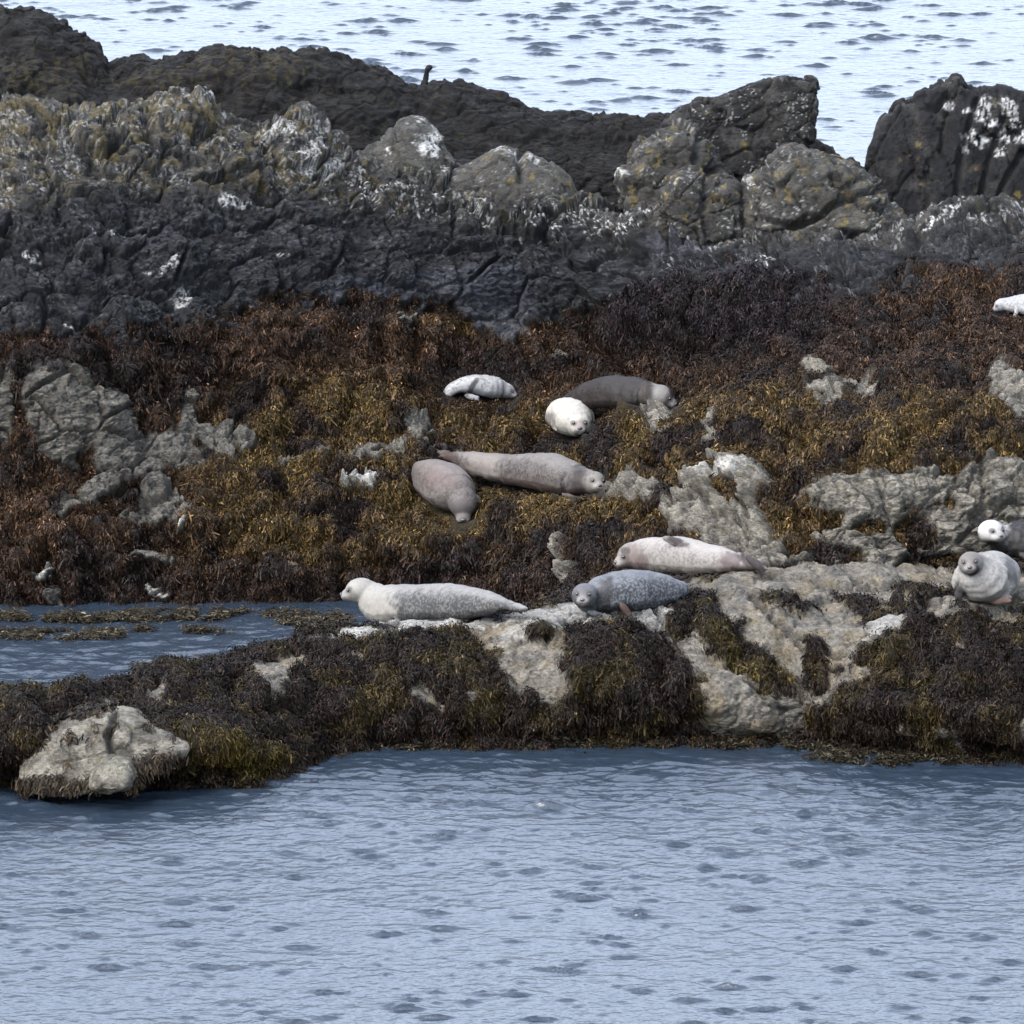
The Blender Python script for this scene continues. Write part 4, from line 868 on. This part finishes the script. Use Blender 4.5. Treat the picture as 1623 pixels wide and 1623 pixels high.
def sample(S, count, seed, nse):
    g = np.random.default_rng(seed)
    D = S.D.reshape(S.nr, S.nc, 3)
    du = D[:-1, 1:] - D[:-1, :-1]; dv = D[1:, :-1] - D[:-1, :-1]; A = np.cross(du, dv); area = np.linalg.norm(A, axis=-1)
    A /= area[..., None] + 1e-9; A[A[..., 2] < 0] *= -1
    m = S.weed.reshape(S.nr, S.nc)[:-1, :-1]; uu = S.u[:-1, :-1]
    U, Vv = VPIX(D[:-1, :-1, 0], D[:-1, :-1, 1], D[:-1, :-1, 2])
    i = np.clip((Vv/2).astype(int), 0, 819); j = np.clip(((U + 280)/2).astype(int), 0, 1099)
    vis = (D[:-1, :-1, 1] < ZB[i, j] + .45)
    p = area*ss(m, .35, .8)*(U > -50)*(U < 1675)*vis*(D[:-1, :-1, 2] > -.05)
    p = p.ravel(); p /= p.sum(); k = g.choice(len(p), count, p=p)
    r1, r2 = g.random((2, count, 1))
    B = D[:-1, :-1].reshape(-1, 3)[k] + du.reshape(-1, 3)[k]*r1 + dv.reshape(-1, 3)[k]*r2
    Nn = A.reshape(-1, 3)[k]; c = S.wcol.reshape(S.nr, S.nc, 3)[:-1, :-1].reshape(-1, 3)[k]
    ok = clear_of_seals(B); return B[ok], Nn[ok], c[ok]
B, Nn, c = sample(SA, 105000, 5, 0)
fronds('seaweed', B, Nn, c, 6, .034, .0088, 'rust and olive wrack draped over the main slope behind the seals', seed=1)
B, Nn, c = sample(SB, 48000, 6, 0)
fronds('seaweed', B, Nn, c, 6, .034, .0088, 'dark brown wrack hanging from the front ledge down to the water', seed=2)
B, Nn, c = sample(SA, 9000, 25, 0)
fronds('seaweed', B, Nn, c*.7, 3, .085, .012, 'longer dark straps of wrack hanging over the main slope', seed=21)
B, Nn, c = sample(SB, 5000, 26, 0)
fronds('seaweed', B, Nn, c*.75, 3, .08, .012, 'longer straps of wrack hanging down the front ledge', seed=22)
# wrack creeping over the split boulder
Pb, Nb = ob_pts[BL.name]; ub, vb_ = VPIX(Pb[:, 0], Pb[:, 1], Pb[:, 2])
mk = (fbm(Pb, .12, 3, 950.) + 1.1*ell(ub, vb_, [(262,1224,66,28,0),(70,1142,50,16,-20),(120,1130,50,8,0),(80,1242,90,9,0)], 0, .5) > .58) & (Nb[:, 1] < .4)
kk = np.random.default_rng(9).choice(np.nonzero(mk)[0], 2600); cB = np.random.default_rng(10).uniform(.6, 1.6, (2600, 1))*np.array([[.011, .008, .005]])
fronds('seaweed', Pb[kk] + Nb[kk]*.012, Nb[kk], cB, 6, .055, .0105, 'dark wrack creeping over the split boulder at the lower left', seed=3)
# floating mats at the waterline
def floating(uv, count, seed, label, col):
    g = np.random.default_rng(seed); B = []
    for (cu, cv, ru, rv, wgt) in uv:
        k = int(count*wgt); a = g.uniform(0, 2*math.pi, k); r = np.sqrt(g.random(k))*g.uniform(.6, 1.1, k)
        uu = cu + ru*r*np.cos(a); vv = cv + rv*r*np.sin(a); Y = watY(vv); X, _, _ = W(uu, vv, Y); B.append(np.stack([X, Y, g.uniform(-.01, .018, k)], 1))
    B = np.concatenate(B); keep = fbm(B, (.35, .5, 1), 2, 900. + seed) > -.12; B = B[keep]
    N_ = np.tile(np.array([[0, 0, 1.]]), (len(B), 1)); c = np.tile(np.array([col]), (len(B), 1))*g.uniform(.6, 1.5, (len(B), 1))
    fronds('floating_seaweed', B, N_, c, 5, .06, .009, label, flat=True, seed=seed)
floating([(120,978,200,9,.3),(330,975,180,9,.25),(80,1008,140,9,.2),(250,1000,120,5,.1),(500,985,60,14,.15),(230,1062,60,6,.08),(60,1100,50,5,.04)], 5200, 11, 'floating wrack on the calm inlet along the foot of the main slope', (.017,.014,.009))
floating([(480,1200,60,10,.1),(600,1186,120,6,.12),(440,1222,40,9,.08),(1450,1200,190,14,.4),(1300,1182,150,8,.15),(900,1180,200,5,.08),(1150,1182,200,6,.1),(300,1244,130,4,.06)], 5200, 12, 'floating wrack in the water at the foot of the front ledge', (.014,.012,.008))
